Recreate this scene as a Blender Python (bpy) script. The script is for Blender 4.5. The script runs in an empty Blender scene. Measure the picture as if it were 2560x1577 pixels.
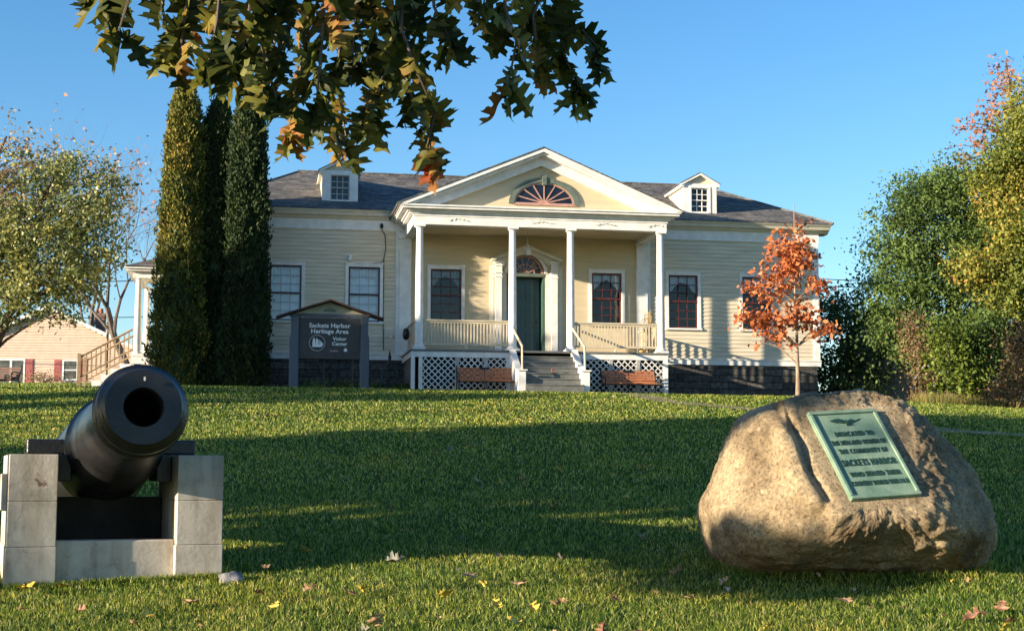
import bpy, math, random
import numpy as np
from mathutils import Vector, Matrix, noise

R = math.radians
C = bpy.context.scene.collection
scene = bpy.context.scene

# ------------------------------------------------------------------ camera
cam_d = bpy.data.cameras.new("camera")
cam_d.sensor_width = 36.0
cam_d.lens = 52.03
cam_d.clip_start = 0.1
cam_d.clip_end = 3000
cam = bpy.data.objects.new("camera", cam_d)
C.objects.link(cam)
CAMZ = 1.65
_p = math.atan(401.5 / 3700.0)
_f = Vector((0, math.cos(_p), math.sin(_p)))
_u = Vector((0, -math.sin(_p), math.cos(_p)))
_r = Vector((1, 0, 0))
_a = 0.002
_r2 = _r * math.cos(_a) + _u * math.sin(_a)
_u2 = _u * math.cos(_a) - _r * math.sin(_a)
M = Matrix((_r2, _u2, -_f)).transposed().to_4x4()
M.translation = Vector((0, 0, CAMZ))
cam.matrix_world = M
scene.camera = cam
scene.render.resolution_x = 1024
scene.render.resolution_y = 630

# ------------------------------------------------------------------ light
SUN = Vector((-0.873, -0.488, 0.0)).normalized()
ELEV = R(11.6)
world = bpy.data.worlds.new("World")
scene.world = world
world.use_nodes = True
nt = world.node_tree
nt.nodes.clear()
wo = nt.nodes.new('ShaderNodeOutputWorld')
bg = nt.nodes.new('ShaderNodeBackground')
sky = nt.nodes.new('ShaderNodeTexSky')
sky.sky_type = 'NISHITA'
sky.sun_disc = False
sky.sun_elevation = ELEV
sky.sun_rotation = math.atan2(SUN.x, SUN.y)
sky.air_density = 1.0
sky.dust_density = 0.25
sky.ozone_density = 2.2
bg.inputs['Strength'].default_value = 0.10
hs = nt.nodes.new('ShaderNodeHueSaturation')
hs.inputs['Saturation'].default_value = 1.24
mt = nt.nodes.new('ShaderNodeMix'); mt.data_type = 'RGBA'; mt.blend_type = 'MULTIPLY'; mt.inputs[0].default_value = 1.0
mt.inputs[7].default_value = (0.90, 0.93, 1.0, 1)
nt.links.new(sky.outputs[0], mt.inputs[6])
nt.links.new(mt.outputs[2], hs.inputs['Color'])
nt.links.new(hs.outputs[0], bg.inputs[0])
nt.links.new(bg.outputs[0], wo.inputs[0])

sd = bpy.data.lights.new("sun", 'SUN')
sd.energy = 5.0
sd.angle = R(0.5)
sd.color = (1.0, 0.83, 0.60)
sun = bpy.data.objects.new("sun", sd)
C.objects.link(sun)
sdir = Vector((SUN.x * math.cos(ELEV), SUN.y * math.cos(ELEV), math.sin(ELEV)))
sun.rotation_euler = sdir.to_track_quat('Z', 'Y').to_euler()
sun.location = (-20, -20, 20)
scene.view_settings.view_transform = 'Standard'
scene.view_settings.look = 'None'
scene.view_settings.exposure = 1.38
scene.view_settings.gamma = 1.0

# ------------------------------------------------------------------ helpers
def tag(o, label=None, cat=None, group=None, kind=None):
    if label: o['label'] = label
    if cat: o['category'] = cat
    if group: o['group'] = group
    if kind: o['kind'] = kind
    return o

def empty(name, loc, rz=0.0, label=None, cat=None, group=None):
    o = bpy.data.objects.new(name, None)
    o.empty_display_size = 0.3
    C.objects.link(o)
    o.location = loc
    o.rotation_euler = (0, 0, rz)
    return tag(o, label, cat, group)

class MB:
    def __init__(s):
        s.v = []; s.f = []
    def add(s, vs, fs):
        n = len(s.v)
        s.v.extend([tuple(q) for q in vs])
        s.f.extend([tuple(i + n for i in f) for f in fs])
        return s
    def box(s, x0, x1, y0, y1, z0, z1):
        if x0 > x1: x0, x1 = x1, x0
        if y0 > y1: y0, y1 = y1, y0
        if z0 > z1: z0, z1 = z1, z0
        s.add([(x0,y0,z0),(x1,y0,z0),(x1,y1,z0),(x0,y1,z0),(x0,y0,z1),(x1,y0,z1),(x1,y1,z1),(x0,y1,z1)],
              [(0,3,2,1),(4,5,6,7),(0,1,5,4),(1,2,6,5),(2,3,7,6),(3,0,4,7)])
        return s
    def prism(s, poly, y0, y1):
        n = len(poly)
        s.add([(x, y0, z) for x, z in poly] + [(x, y1, z) for x, z in poly],
              [tuple(range(n)), tuple(range(2*n-1, n-1, -1))] +
              [(i, n+i, n+(i+1) % n, (i+1) % n) for i in range(n)])
        return s
    def prismx(s, poly, x0, x1):
        n = len(poly)
        s.add([(x0, y, z) for y, z in poly] + [(x1, y, z) for y, z in poly],
              [tuple(range(n)), tuple(range(2*n-1, n-1, -1))] +
              [(i, n+i, n+(i+1) % n, (i+1) % n) for i in range(n)])
        return s
    def tube(s, pts, rads, n=8, cap=True):
        pts = [Vector(p) for p in pts]
        if not hasattr(rads, '__len__'): rads = [rads]*len(pts)
        base = len(s.v); up = Vector((0.13, 0.21, 1)).normalized()
        prev = None
        for i, p in enumerate(pts):
            d = (pts[min(i+1, len(pts)-1)] - pts[max(i-1, 0)])
            if d.length < 1e-6: d = Vector((0, 0, 1))
            d.normalize()
            if prev is None:
                a = d.cross(up)
                if a.length < 1e-3: a = d.cross(Vector((1, 0, 0)))
            else:
                a = prev - d*prev.dot(d)
                if a.length < 1e-4: a = d.cross(up)
            a.normalize(); prev = a; b = d.cross(a)
            for k in range(n):
                t = 2*math.pi*k/n
                s.v.append(tuple(p + (a*math.cos(t) + b*math.sin(t))*rads[i]))
        for i in range(len(pts)-1):
            for k in range(n):
                q = base+i*n
                s.f.append((q+k, q+(k+1) % n, q+n+(k+1) % n, q+n+k))
        if cap:
            s.f.append(tuple(base+k for k in range(n))[::-1])
            q = base+(len(pts)-1)*n
            s.f.append(tuple(q+k for k in range(n)))
        return s
    def lathe(s, prof, o=(0,0,0), ax=(0,0,1), n=24, cap=(True, True)):
        ax = Vector(ax).normalized(); o = Vector(o)
        a = ax.orthogonal().normalized(); b = ax.cross(a); base = len(s.v)
        for t, r in prof:
            for k in range(n):
                th = 2*math.pi*k/n
                s.v.append(tuple(o + ax*t + (a*math.cos(th)+b*math.sin(th))*r))
        for i in range(len(prof)-1):
            for k in range(n):
                q = base+i*n
                s.f.append((q+k, q+(k+1) % n, q+n+(k+1) % n, q+n+k))
        if cap[0]: s.f.append(tuple(base+k for k in range(n))[::-1])
        if cap[1]:
            q = base+(len(prof)-1)*n
            s.f.append(tuple(q+k for k in range(n)))
        return s
    def xf(s, fn, start=0):
        for i in range(start, len(s.v)): s.v[i] = tuple(fn(Vector(s.v[i])))
        return s
    def build(s, name, m, parent=None, smooth=False, bevel=0, off=(0,0,0), seg=2, angle=40):
        me = bpy.data.meshes.new(name)
        if off != (0,0,0):
            ox, oy, oz = off
            s.v = [(x-ox, y-oy, z-oz) for x, y, z in s.v]
        me.from_pydata(s.v, [], s.f)
        me.update()
        if m: me.materials.append(m)
        o = bpy.data.objects.new(name, me)
        C.objects.link(o)
        if parent: o.parent = parent
        if smooth:
            me.polygons.foreach_set('use_smooth', [True]*len(me.polygons))
            me.update()
            if smooth != 'all':
                try: me.set_sharp_from_angle(angle=R(angle))
                except Exception: pass
        if bevel:
            b = o.modifiers.new('bevel', 'BEVEL'); b.width = bevel; b.segments = seg; b.limit_method = 'ANGLE'; b.angle_limit = R(35)
        return o

def np_mesh(name, V, F, m, parent=None, k=4):
    """V (n,3) array, F (m,k) index array"""
    me = bpy.data.meshes.new(name)
    V = np.ascontiguousarray(V, dtype=np.float32); F = np.ascontiguousarray(F, dtype=np.int32)
    me.vertices.add(len(V)); me.vertices.foreach_set('co', V.ravel())
    me.loops.add(F.size); me.loops.foreach_set('vertex_index', F.ravel())
    me.polygons.add(len(F))
    me.polygons.foreach_set('loop_start', np.arange(len(F), dtype=np.int32)*F.shape[1])
    me.update(calc_edges=True)
    if m: me.materials.append(m)
    o = bpy.data.objects.new(name, me)
    C.objects.link(o)
    if parent: o.parent = parent
    return o

# ------------------------------------------------------------------ materials
def nodes(name):
    m = bpy.data.materials.new(name); m.use_nodes = True
    t = m.node_tree; t.nodes.clear()
    out = t.nodes.new('ShaderNodeOutputMaterial')
    return m, t, out

def ramp(t, src, stops):
    r = t.nodes.new('ShaderNodeValToRGB')
    e = r.color_ramp.elements
    while len(e) < len(stops): e.new(0.5)
    for i, (p, c) in enumerate(stops):
        e[i].position = p; e[i].color = (*c, 1)
    t.links.new(src, r.inputs[0])
    return r

def pmat(name, col, rough=0.6, var=0.12, scale=6.0, bump=0.0, bscale=60.0, spec=0.5, metal=0.0, col2=None, stretch=(1,1,1), coat=0.0, detail=6, lo=.35, hi=.65):
    m, t, out = nodes(name)
    b = t.nodes.new('ShaderNodeBsdfPrincipled')
    t.links.new(b.outputs[0], out.inputs[0])
    b.inputs['Roughness'].default_value = rough
    b.inputs['Metallic'].default_value = metal
    b.inputs['Specular IOR Level'].default_value = spec
    b.inputs['Coat Weight'].default_value = coat
    tc = t.nodes.new('ShaderNodeTexCoord')
    mp = t.nodes.new('ShaderNodeMapping'); mp.inputs['Scale'].default_value = stretch
    t.links.new(tc.outputs['Object'], mp.inputs[0])
    n = t.nodes.new('ShaderNodeTexNoise'); n.inputs['Scale'].default_value = scale; n.inputs['Detail'].default_value = detail
    t.links.new(mp.outputs[0], n.inputs[0])
    c2 = col2 or tuple(c*(1-var*2) for c in col)
    c1 = col if col2 else tuple(min(1, c*(1+var*.5)) for c in col)
    r = ramp(t, n.outputs[0], [(lo, c2), (hi, c1)])
    t.links.new(r.outputs[0], b.inputs['Base Color'])
    if bump:
        n2 = t.nodes.new('ShaderNodeTexNoise'); n2.inputs['Scale'].default_value = bscale; n2.inputs['Detail'].default_value = 8
        t.links.new(mp.outputs[0], n2.inputs[0])
        bp = t.nodes.new('ShaderNodeBump'); bp.inputs['Strength'].default_value = bump; bp.inputs['Distance'].default_value = 0.01
        t.links.new(n2.outputs[0], bp.inputs['Height'])
        t.links.new(bp.outputs[0], b.inputs['Normal'])
    return m

def leafmat(name, cols, trans=0.35, rough=0.55, noise_scale=0.6, spec=0.3, inner=0):
    """cols: list of (pos, rgb). mixed by random-per-island and a slow noise"""
    m, t, out = nodes(name)
    g = t.nodes.new('ShaderNodeNewGeometry')
    tc = t.nodes.new('ShaderNodeTexCoord')
    n = t.nodes.new('ShaderNodeTexNoise'); n.inputs['Scale'].default_value = noise_scale; n.inputs['Detail'].default_value = 3
    t.links.new(tc.outputs['Object'], n.inputs[0])
    mm = t.nodes.new('ShaderNodeMath'); mm.operation = 'MULTIPLY_ADD'
    mm.inputs[1].default_value = 2.2; mm.inputs[2].default_value = -0.85
    t.links.new(n.outputs[0], mm.inputs[0])
    mx = t.nodes.new('ShaderNodeMath'); mx.operation = 'MULTIPLY_ADD'; mx.inputs[1].default_value = 0.5
    t.links.new(g.outputs['Random Per Island'], mx.inputs[0])
    h = t.nodes.new('ShaderNodeMath'); h.operation = 'MULTIPLY'; h.inputs[1].default_value = 0.5
    t.links.new(mm.outputs[0], h.inputs[0]); t.links.new(h.outputs[0], mx.inputs[2])
    r = ramp(t, mx.outputs[0], cols)
    col = r.outputs[0]
    if inner:
        n3 = t.nodes.new('ShaderNodeTexNoise'); n3.inputs['Scale'].default_value = inner; n3.inputs['Detail'].default_value = 4
        t.links.new(tc.outputs['Object'], n3.inputs[0])
        rr = ramp(t, n3.outputs[0], [(0.45, (0.75, 0.8, 0.75)), (0.7, (1.25, 1.0, 0.8))])
        mc = t.nodes.new('ShaderNodeMix'); mc.data_type = 'RGBA'; mc.blend_type = 'MULTIPLY'; mc.inputs[0].default_value = 1
        t.links.new(col, mc.inputs[6]); t.links.new(rr.outputs[0], mc.inputs[7]); col = mc.outputs[2]
    b = t.nodes.new('ShaderNodeBsdfPrincipled')
    b.inputs['Roughness'].default_value = rough; b.inputs['Specular IOR Level'].default_value = spec
    t.links.new(col, b.inputs['Base Color'])
    tr = t.nodes.new('ShaderNodeBsdfTranslucent'); t.links.new(col, tr.inputs[0])
    mix = t.nodes.new('ShaderNodeMixShader'); mix.inputs[0].default_value = trans
    t.links.new(b.outputs[0], mix.inputs[1]); t.links.new(tr.outputs[0], mix.inputs[2])
    t.links.new(mix.outputs[0], out.inputs[0])
    return m

def glassmat(name, tint=(0.8,0.85,0.9), boost=1.0):
    m, t, out = nodes(name)
    tr = t.nodes.new('ShaderNodeBsdfTransparent'); tr.inputs[0].default_value = (*tint, 1)
    gl = t.nodes.new('ShaderNodeBsdfGlossy'); gl.inputs['Roughness'].default_value = 0.03; gl.inputs['Color'].default_value = (1,1,1,1)
    fr = t.nodes.new('ShaderNodeFresnel'); fr.inputs[0].default_value = 1.55
    n = t.nodes.new('ShaderNodeTexNoise'); n.inputs['Scale'].default_value = 2.5
    tc = t.nodes.new('ShaderNodeTexCoord'); t.links.new(tc.outputs['Object'], n.inputs[0])
    bp = t.nodes.new('ShaderNodeBump'); bp.inputs['Strength'].default_value = 0.15; bp.inputs['Distance'].default_value = 0.02
    t.links.new(n.outputs[0], bp.inputs['Height']); t.links.new(bp.outputs[0], gl.inputs['Normal'])
    mu = t.nodes.new('ShaderNodeMath'); mu.operation = 'MULTIPLY'; mu.inputs[1].default_value = boost
    t.links.new(fr.outputs[0], mu.inputs[0])
    mix = t.nodes.new('ShaderNodeMixShader')
    t.links.new(mu.outputs[0], mix.inputs[0]); t.links.new(tr.outputs[0], mix.inputs[1]); t.links.new(gl.outputs[0], mix.inputs[2])
    t.links.new(mix.outputs[0], out.inputs[0])
    return m

def brickmat(name, c1, c2, mortar, bw, rh, mort=0.01, rough=0.8, bump=0.5, axis='XZ', noisemix=0.5, freq=2, offs=.5):
    m, t, out = nodes(name)
    b = t.nodes.new('ShaderNodeBsdfPrincipled'); b.inputs['Roughness'].default_value = rough
    b.inputs['Specular IOR Level'].default_value = 0.3
    t.links.new(b.outputs[0], out.inputs[0])
    tc = t.nodes.new('ShaderNodeTexCoord')
    sp = t.nodes.new('ShaderNodeSeparateXYZ'); t.links.new(tc.outputs['Object'], sp.inputs[0])
    cb = t.nodes.new('ShaderNodeCombineXYZ')
    ad = t.nodes.new('ShaderNodeMath'); ad.operation = 'ADD'
    t.links.new(sp.outputs[0], ad.inputs[0]); t.links.new(sp.outputs[1], ad.inputs[1]); ad.inputs[1].default_value = 0
    t.links.new(ad.outputs[0], cb.inputs[0]); t.links.new(sp.outputs[2], cb.inputs[1])
    n0 = t.nodes.new('ShaderNodeTexNoise'); n0.inputs['Scale'].default_value = 3
    t.links.new(tc.outputs['Object'], n0.inputs[0])
    ma = t.nodes.new('ShaderNodeVectorMath'); ma.operation = 'MULTIPLY_ADD'; ma.inputs[1].default_value = (0.03, 0.03, 0)
    t.links.new(n0.outputs[1], ma.inputs[0]); t.links.new(cb.outputs[0], ma.inputs[2])
    br = t.nodes.new('ShaderNodeTexBrick')
    br.inputs['Scale'].default_value = 1.0; br.inputs['Brick Width'].default_value = bw; br.inputs['Row Height'].default_value = rh
    br.inputs['Mortar Size'].default_value = mort; br.inputs['Mortar Smooth'].default_value = 0.3
    br.inputs['Color1'].default_value = (*c1, 1); br.inputs['Color2'].default_value = (*c2, 1); br.inputs['Mortar'].default_value = (*mortar, 1)
    br.inputs['Bias'].default_value = 0
    br.offset = offs; br.offset_frequency = freq
    t.links.new(ma.outputs[0], br.inputs[0])
    n = t.nodes.new('ShaderNodeTexNoise'); n.inputs['Scale'].default_value = 9; n.inputs['Detail'].default_value = 8
    t.links.new(tc.outputs['Object'], n.inputs[0])
    rr = ramp(t, n.outputs[0], [(0.3, (1-noisemix,)*3), (0.7, (1+noisemix*.6,)*3)])
    mc = t.nodes.new('ShaderNodeMix'); mc.data_type = 'RGBA'; mc.blend_type = 'MULTIPLY'; mc.inputs[0].default_value = 1
    t.links.new(br.outputs[0], mc.inputs[6]); t.links.new(rr.outputs[0], mc.inputs[7])
    t.links.new(mc.outputs[2], b.inputs['Base Color'])
    bp = t.nodes.new('ShaderNodeBump'); bp.inputs['Strength'].default_value = bump; bp.inputs['Distance'].default_value = 0.02
    sm = t.nodes.new('ShaderNodeMath'); sm.operation = 'SUBTRACT'
    t.links.new(n.outputs[0], sm.inputs[0]); t.links.new(br.outputs['Fac'], sm.inputs[1])
    t.links.new(sm.outputs[0], bp.inputs['Height']); t.links.new(bp.outputs[0], b.inputs['Normal'])
    return m

MT = {}
MT['siding'] = pmat('siding_paint', (0.66, 0.59, 0.455), 0.65, 0.09, 2.2, 0.2, 60, stretch=(.5, 1, 5), detail=10)
MT['flush'] = pmat('flush_board_paint', (0.58, 0.49, 0.33), 0.6, 0.05, 2.5, 0.08, 60, stretch=(.4, 1, 5))
MT['white'] = pmat('white_trim_paint', (0.78, 0.77, 0.75), 0.55, 0.07, 5.0, 0.12, 70)
MT['cream'] = pmat('cream_trim_paint', (0.66, 0.63, 0.54), 0.6, 0.06, 4.0)
MT['rail'] = pmat('beige_rail_paint', (0.58, 0.50, 0.36), 0.6, 0.08, 6.0)
MT['maroon'] = pmat('maroon_sash_paint', (0.10, 0.022, 0.02), 0.45, 0.15, 8)
MT['navy'] = pmat('dark_plum_sash_paint', (0.045, 0.018, 0.035), 0.45, 0.15, 8)
MT['palebar'] = pmat('pale_bar_tone', (0.42, 0.44, 0.45), 0.5, 0.05, 8)  # pale tone imitates reflections on the left window bars
MT['green'] = pmat('dark_green_door_paint', (0.006, 0.062, 0.064), 0.35, 0.2, 3, coat=0.2)
MT['sage'] = pmat('grey_green_trim_paint', (0.12, 0.155, 0.125), 0.5, 0.12, 8)
MT['teal'] = pmat('green_reveal_paint', (0.05, 0.11, 0.09), 0.4, 0.12, 8)
MT['pink'] = pmat('pink_muntin_paint', (0.48, 0.27, 0.22), 0.5, 0.12, 8)
MT['deckgrey'] = pmat('grey_deck_paint', (0.15, 0.155, 0.145), 0.55, 0.12, 6, 0.1, 60)
MT['glass'] = glassmat('window_glass')
MT['glass2'] = glassmat('window_glass_clear', (0.92, 0.95, 1.0), 1.6)
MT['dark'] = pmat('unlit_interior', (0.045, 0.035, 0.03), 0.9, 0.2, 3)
MT['curtain'] = pmat('white_curtain', (0.75, 0.78, 0.80), 0.9, 0.08, 30, stretch=(4, 1, .4))
MT['blind'] = pmat('pale_window_blind', (0.78, 0.86, 0.93), 0.9, 0.05, 3)
MT['shingle'] = brickmat('asphalt_shingle', (0.08, 0.08, 0.086), (0.20, 0.186, 0.168), (0.045, 0.045, 0.05), 0.32, 0.062, 0.004, 0.9, 0.6, noisemix=.45)
MT['stone'] = brickmat('foundation_stone', (0.06, 0.058, 0.055), (0.13, 0.12, 0.11), (0.04, 0.04, 0.038), 0.55, 0.2, 0.015, 0.9, 1.0, noisemix=.6)
MT['greyboard'] = brickmat('weathered_grey_boards', (0.17, 0.18, 0.18), (0.22, 0.23, 0.23), (0.10, 0.10, 0.10), 3, 0.1, 0.006, 0.8, 0.3)
MT['iron'] = pmat('black_iron', (0.012, 0.012, 0.013), 0.45, 0.2, 20)
MT['benchwood'] = pmat('orange_brown_bench_wood', (0.46, 0.17, 0.07), 0.55, 0.2, 8, 0.2, 50, stretch=(.6, 4, 4))
MT['brick'] = brickmat('chimney_brick', (0.20, 0.09, 0.07), (0.26, 0.13, 0.09), (0.22, 0.2, 0.18), 0.2, 0.07, 0.008)
MT['bark'] = pmat('brown_bark', (0.13, 0.09, 0.065), 0.9, 0.3, 6, 0.9, 25, stretch=(1, 1, .25), spec=.2)
MT['greybark'] = pmat('grey_bark', (0.16, 0.13, 0.115), 0.9, 0.25, 6, 0.6, 25, stretch=(1, 1, .25), spec=.2)
MT['palebark'] = pmat('smooth_tan_bark', (0.34, 0.24, 0.17), 0.8, 0.2, 10, 0.3, 40, stretch=(1, 1, .3), spec=.2)
MT['postgrey'] = pmat('slate_blue_post_paint', (0.085, 0.10, 0.13), 0.6, 0.08, 6, 0.15, 40, stretch=(1,1,.3))
MT['signboard'] = pmat('brown_grey_sign_board', (0.05, 0.045, 0.046), 0.6, 0.12, 5, 0.1, 60)
MT['letter'] = pmat('pale_sign_lettering', (0.78, 0.80, 0.80), 0.6, 0.03, 10)

# ------------------------------------------------------------------ terrain
PY=[-60,-8,0,10,34.5,38.5,44,85,120,160,900];PZ=[-.6,-.5,0,.965,3.61,3.79,4.13,6.90,8.6,9.2,9.5]
CX=[-60,-15,-8,0,7.5,12,20,60];CZ=[0,0,.13,0,-.13,-.42,-.9,-1.6]
def G(x, y):
    s = np.clip((np.asarray(y)-15)/23., 0, 1); s = s*s*(3-2*s)
    return np.interp(y, PY, PZ)+np.interp(x, CX, CZ)*s
def Gf(x, y): return float(G(x, y))

def ground_mat():
    m, t, out = nodes('lawn_soil_and_turf')
    b = t.nodes.new('ShaderNodeBsdfPrincipled'); b.inputs['Roughness'].default_value = 0.95; b.inputs['Specular IOR Level'].default_value = 0.1
    t.links.new(b.outputs[0], out.inputs[0])
    tc = t.nodes.new('ShaderNodeTexCoord')
    n = t.nodes.new('ShaderNodeTexNoise'); n.inputs['Scale'].default_value = 1.2; n.inputs['Detail'].default_value = 12; n.inputs['Roughness'].default_value = .7
    t.links.new(tc.outputs['Object'], n.inputs[0])
    r = ramp(t, n.outputs[0], [(0.3, (0.03, 0.045, 0.012)), (0.5, (0.06, 0.085, 0.02)), (0.7, (0.13, 0.13, 0.035))])
    t.links.new(r.outputs[0], b.inputs['Base Color'])
    n2 = t.nodes.new('ShaderNodeTexNoise'); n2.inputs['Scale'].default_value = 40; n2.inputs['Detail'].default_value = 6
    t.links.new(tc.outputs['Object'], n2.inputs[0])
    bp = t.nodes.new('ShaderNodeBump'); bp.inputs['Strength'].default_value = 1; bp.inputs['Distance'].default_value = 0.05
    t.links.new(n2.outputs[0], bp.inputs['Height']); t.links.new(bp.outputs[0], b.inputs['Normal'])
    return m
MT['ground'] = ground_mat()
xs = np.unique(np.concatenate([np.linspace(-600,-60,12), np.linspace(-60,60,121), np.linspace(60,600,12)]))
ys = np.unique(np.concatenate([np.linspace(-300,-10,16), np.linspace(-10,60,141), np.linspace(60,170,56), np.linspace(170,1500,14)]))
X, Y = np.meshgrid(xs, ys)
Z = G(X, Y) - 0.01
V = np.stack([X, Y, Z], -1).reshape(-1, 3)
ny, nx = X.shape
idx = np.arange(nx*ny).reshape(ny, nx)
F = np.stack([idx[:-1,:-1], idx[:-1,1:], idx[1:,1:], idx[1:,:-1]], -1).reshape(-1, 4)
g = np_mesh('ground', V, F, MT['ground']); tag(g, kind='structure')
g.data.polygons.foreach_set('use_smooth', [True]*len(g.data.polygons))

# path
PATH = [(0.0,37.6),(1.2,36.7),(2.6,35.8),(3.0,33.4),(3.3,31.3),(4.63,29.0),(5.9,26.0),(6.99,23.1),(8.2,22.2),(14,20.5),(30,18)]
def path_mesh():
    pts = []
    for i in range(len(PATH)-1):
        a, b = Vector(PATH[i]), Vector(PATH[i+1])
        k = max(2, int((b-a).length/0.5))
        for j in range(k): pts.append(a.lerp(b, j/k))
    pts.append(Vector(PATH[-1]))
    mb = MB(); n = len(pts); vs = []
    for i, p in enumerate(pts):
        d = (pts[min(i+1,n-1)]-pts[max(i-1,0)]).normalized(); q = Vector((-d.y, d.x))
        for s in (-.5, 0, .5):
            w = p+q*s*.62; vs.append((w.x, w.y, Gf(w.x, w.y)+0.012))
    mb.add(vs, [(3*i+k, 3*i+k+1, 3*i+k+4, 3*i+k+3) for i in range(n-1) for k in (0,1)])
    return mb
MT['path'] = pmat('worn_concrete', (0.30, 0.24, 0.11), 1.0, 0.3, 5, 0.4, 50)
pth = path_mesh().build('path', MT['path']); tag(pth, kind='structure')

def on_path(x, y):
    d = np.full(x.shape, 99.)
    for i in range(len(PATH)-1):
        ax, ay = PATH[i]; bx, by = PATH[i+1]
        t = np.clip(((x-ax)*(bx-ax)+(y-ay)*(by-ay))/((bx-ax)**2+(by-ay)**2), 0, 1)
        d = np.minimum(d, np.hypot(x-ax-t*(bx-ax), y-ay-t*(by-ay)))
    return d < 0.17

# ------------------------------------------------------------------ house frame
HO = Vector((0.3655, 42.0, 0.0)); YAW = R(9.8)
EX = Vector((math.cos(YAW), math.sin(YAW), 0)); EY = Vector((-math.sin(YAW), math.cos(YAW), 0))
def HW(X, off, Z=0.0):
    p = HO + EX*X + EY*off; return Vector((p.x, p.y, Z))
HB = 4.0
OFF = (0, 0, HB)

house = empty('visitor_center_building', (HO.x, HO.y, HB), YAW,
    'cream clapboard building with white columned porch, pediment and dark shingled hip roof', 'building')

CO = 0.115
def clap(mb, x0, x1, z0, z1, y, fn=None):
    st = len(mb.v)
    k = math.floor((z0-5.04)/CO)
    while 5.04+k*CO < z1-1e-4:
        lo, hi = 5.04+k*CO, 5.04+(k+1)*CO
        a, b = max(lo, z0), min(hi, z1)
        ya = y-0.022+0.018*(a-lo)/CO; yb = y-0.022+0.018*(b-lo)/CO
        mb.add([(x0,ya,a),(x1,ya,a),(x1,yb,b),(x0,yb,b)], [(0,1,2,3)])
        if a == lo: mb.add([(x0,ya,a),(x1,ya,a),(x1,y-0.004,a),(x0,y-0.004,a)], [(0,3,2,1)])
        k += 1
    if fn: mb.xf(fn, st)

def wall_with_openings(mb, x0, x1, z0, z1, y, ops, fn=None, flat=False):
    ops = sorted(ops)
    def put(a, b, c, d):
        if b-a < 1e-3 or d-c < 1e-3: return
        if flat: mb.add([(a,y,c),(b,y,c),(b,y,d),(a,y,d)], [(0,1,2,3)])
        else: clap(mb, a, b, c, d, y, fn)
    x = x0
    for (a, b, c, d) in ops:
        put(x, a, z0, z1); put(a, b, z0, c); put(a, b, d, z1); x = b
    put(x, x1, z0, z1)

WZ0, WZ1 = 5.93, 7.48
WINS = [(-6.77, 0, 'pale'), (-4.585, 0, 'pale'), (4.685, 0, 'red'), (6.92, 0, 'red')]
PWINS = [(-2.27, 0, 'screen'), (2.40, 0, 'red')]
HWD = 0.44
wl = MB(); wall_with_openings(wl, -8.8, -3.45, 5.04, 8.52, 0.0, [(x-HWD, x+HWD, WZ0, WZ1) for x,_,_ in WINS[:2]])
wl.build('clapboard_wall', MT['siding'], house, off=OFF)
wr = MB(); wall_with_openings(wr, 3.45, 8.8, 5.04, 8.52, 0.0, [(x-HWD, x+HWD, WZ0, WZ1) for x,_,_ in WINS[2:]])
wr.build('clapboard_wall', MT['siding'], house, off=OFF)
DEP = 7.0
for xx in (-8.8, 8.8):
    ws = MB(); sgn = 1 if xx > 0 else -1
    clap(ws, 0.0, DEP, 5.04, 8.52, 0.0, (lambda v, xx=xx, sgn=sgn: Vector((xx - sgn*v.y, v.x, v.z))))
    ws.build('clapboard_wall', MT['siding'], house, off=OFF)
wb = MB(); wb.box(-8.78, 8.78, DEP-0.1, DEP, 4.0, 8.9)
wb.build('rear_wall', MT['siding'], house, off=OFF)
# recessed porch wall, flush boards
pw = MB(); wall_with_openings(pw, -3.45, 3.45, 4.6, 8.55, 0.0,
    [(x-HWD, x+HWD, WZ0+.06, WZ1) for x,_,_ in PWINS] + [(-0.53, 0.59, 4.6, 7.97)], flat=True)
pw.build('porch_wall', MT['flush'], house, off=OFF)
# interior shell
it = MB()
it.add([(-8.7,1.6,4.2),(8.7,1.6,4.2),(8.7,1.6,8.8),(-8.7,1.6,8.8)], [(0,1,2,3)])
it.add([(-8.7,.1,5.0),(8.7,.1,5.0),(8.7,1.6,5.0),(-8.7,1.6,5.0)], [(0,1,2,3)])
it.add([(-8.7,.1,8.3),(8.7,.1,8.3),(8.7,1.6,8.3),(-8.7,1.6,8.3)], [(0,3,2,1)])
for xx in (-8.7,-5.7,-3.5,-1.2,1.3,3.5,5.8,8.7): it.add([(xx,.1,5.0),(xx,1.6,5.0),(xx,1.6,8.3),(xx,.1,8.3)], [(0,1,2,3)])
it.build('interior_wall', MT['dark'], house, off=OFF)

# foundation, water table, frieze, cornice
for a, b in ((-8.75, -3.3), (3.3, 8.75)):
    fd = MB(); fd.box(a, b, 0.0, DEP, 3.3, 4.87); fd.build('stone_foundation', MT['stone'], house, off=OFF)
for a, b in ((-8.86, -3.45), (3.45, 8.86)):
    wt = MB(); wt.box(a, b, -0.05, 0.06, 4.87, 5.02); wt.box(a-.01, b+.01, -0.075, 0.05, 5.02, 5.05)
    sx = 1 if a > 0 else -1; wt.box(sx*8.80, sx*8.86, 0.06, DEP, 4.87, 5.04)
    wt.build('water_table', MT['white'], house, off=OFF)
for a, b in ((-8.86, -3.42), (3.42, 8.86)):
    fz = MB(); fz.box(a, b, -0.05, 0.10, 8.52, 8.87)
    sx = 1 if a > 0 else -1; fz.box(sx*8.80, sx*8.86, 0.10, DEP, 8.52, 8.87)
    fz.build('frieze_board', MT['white'], house, off=OFF)
def cornice_prof(y0):  # section (y,z)
    return [(y0,8.80),(y0-.10,8.82),(y0-.14,8.88),(y0-.26,8.90),(y0-.30,8.97),(y0-.36,9.02),(y0-.36,9.05),(y0+.3,9.10),(y0+.3,8.80)]
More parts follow.
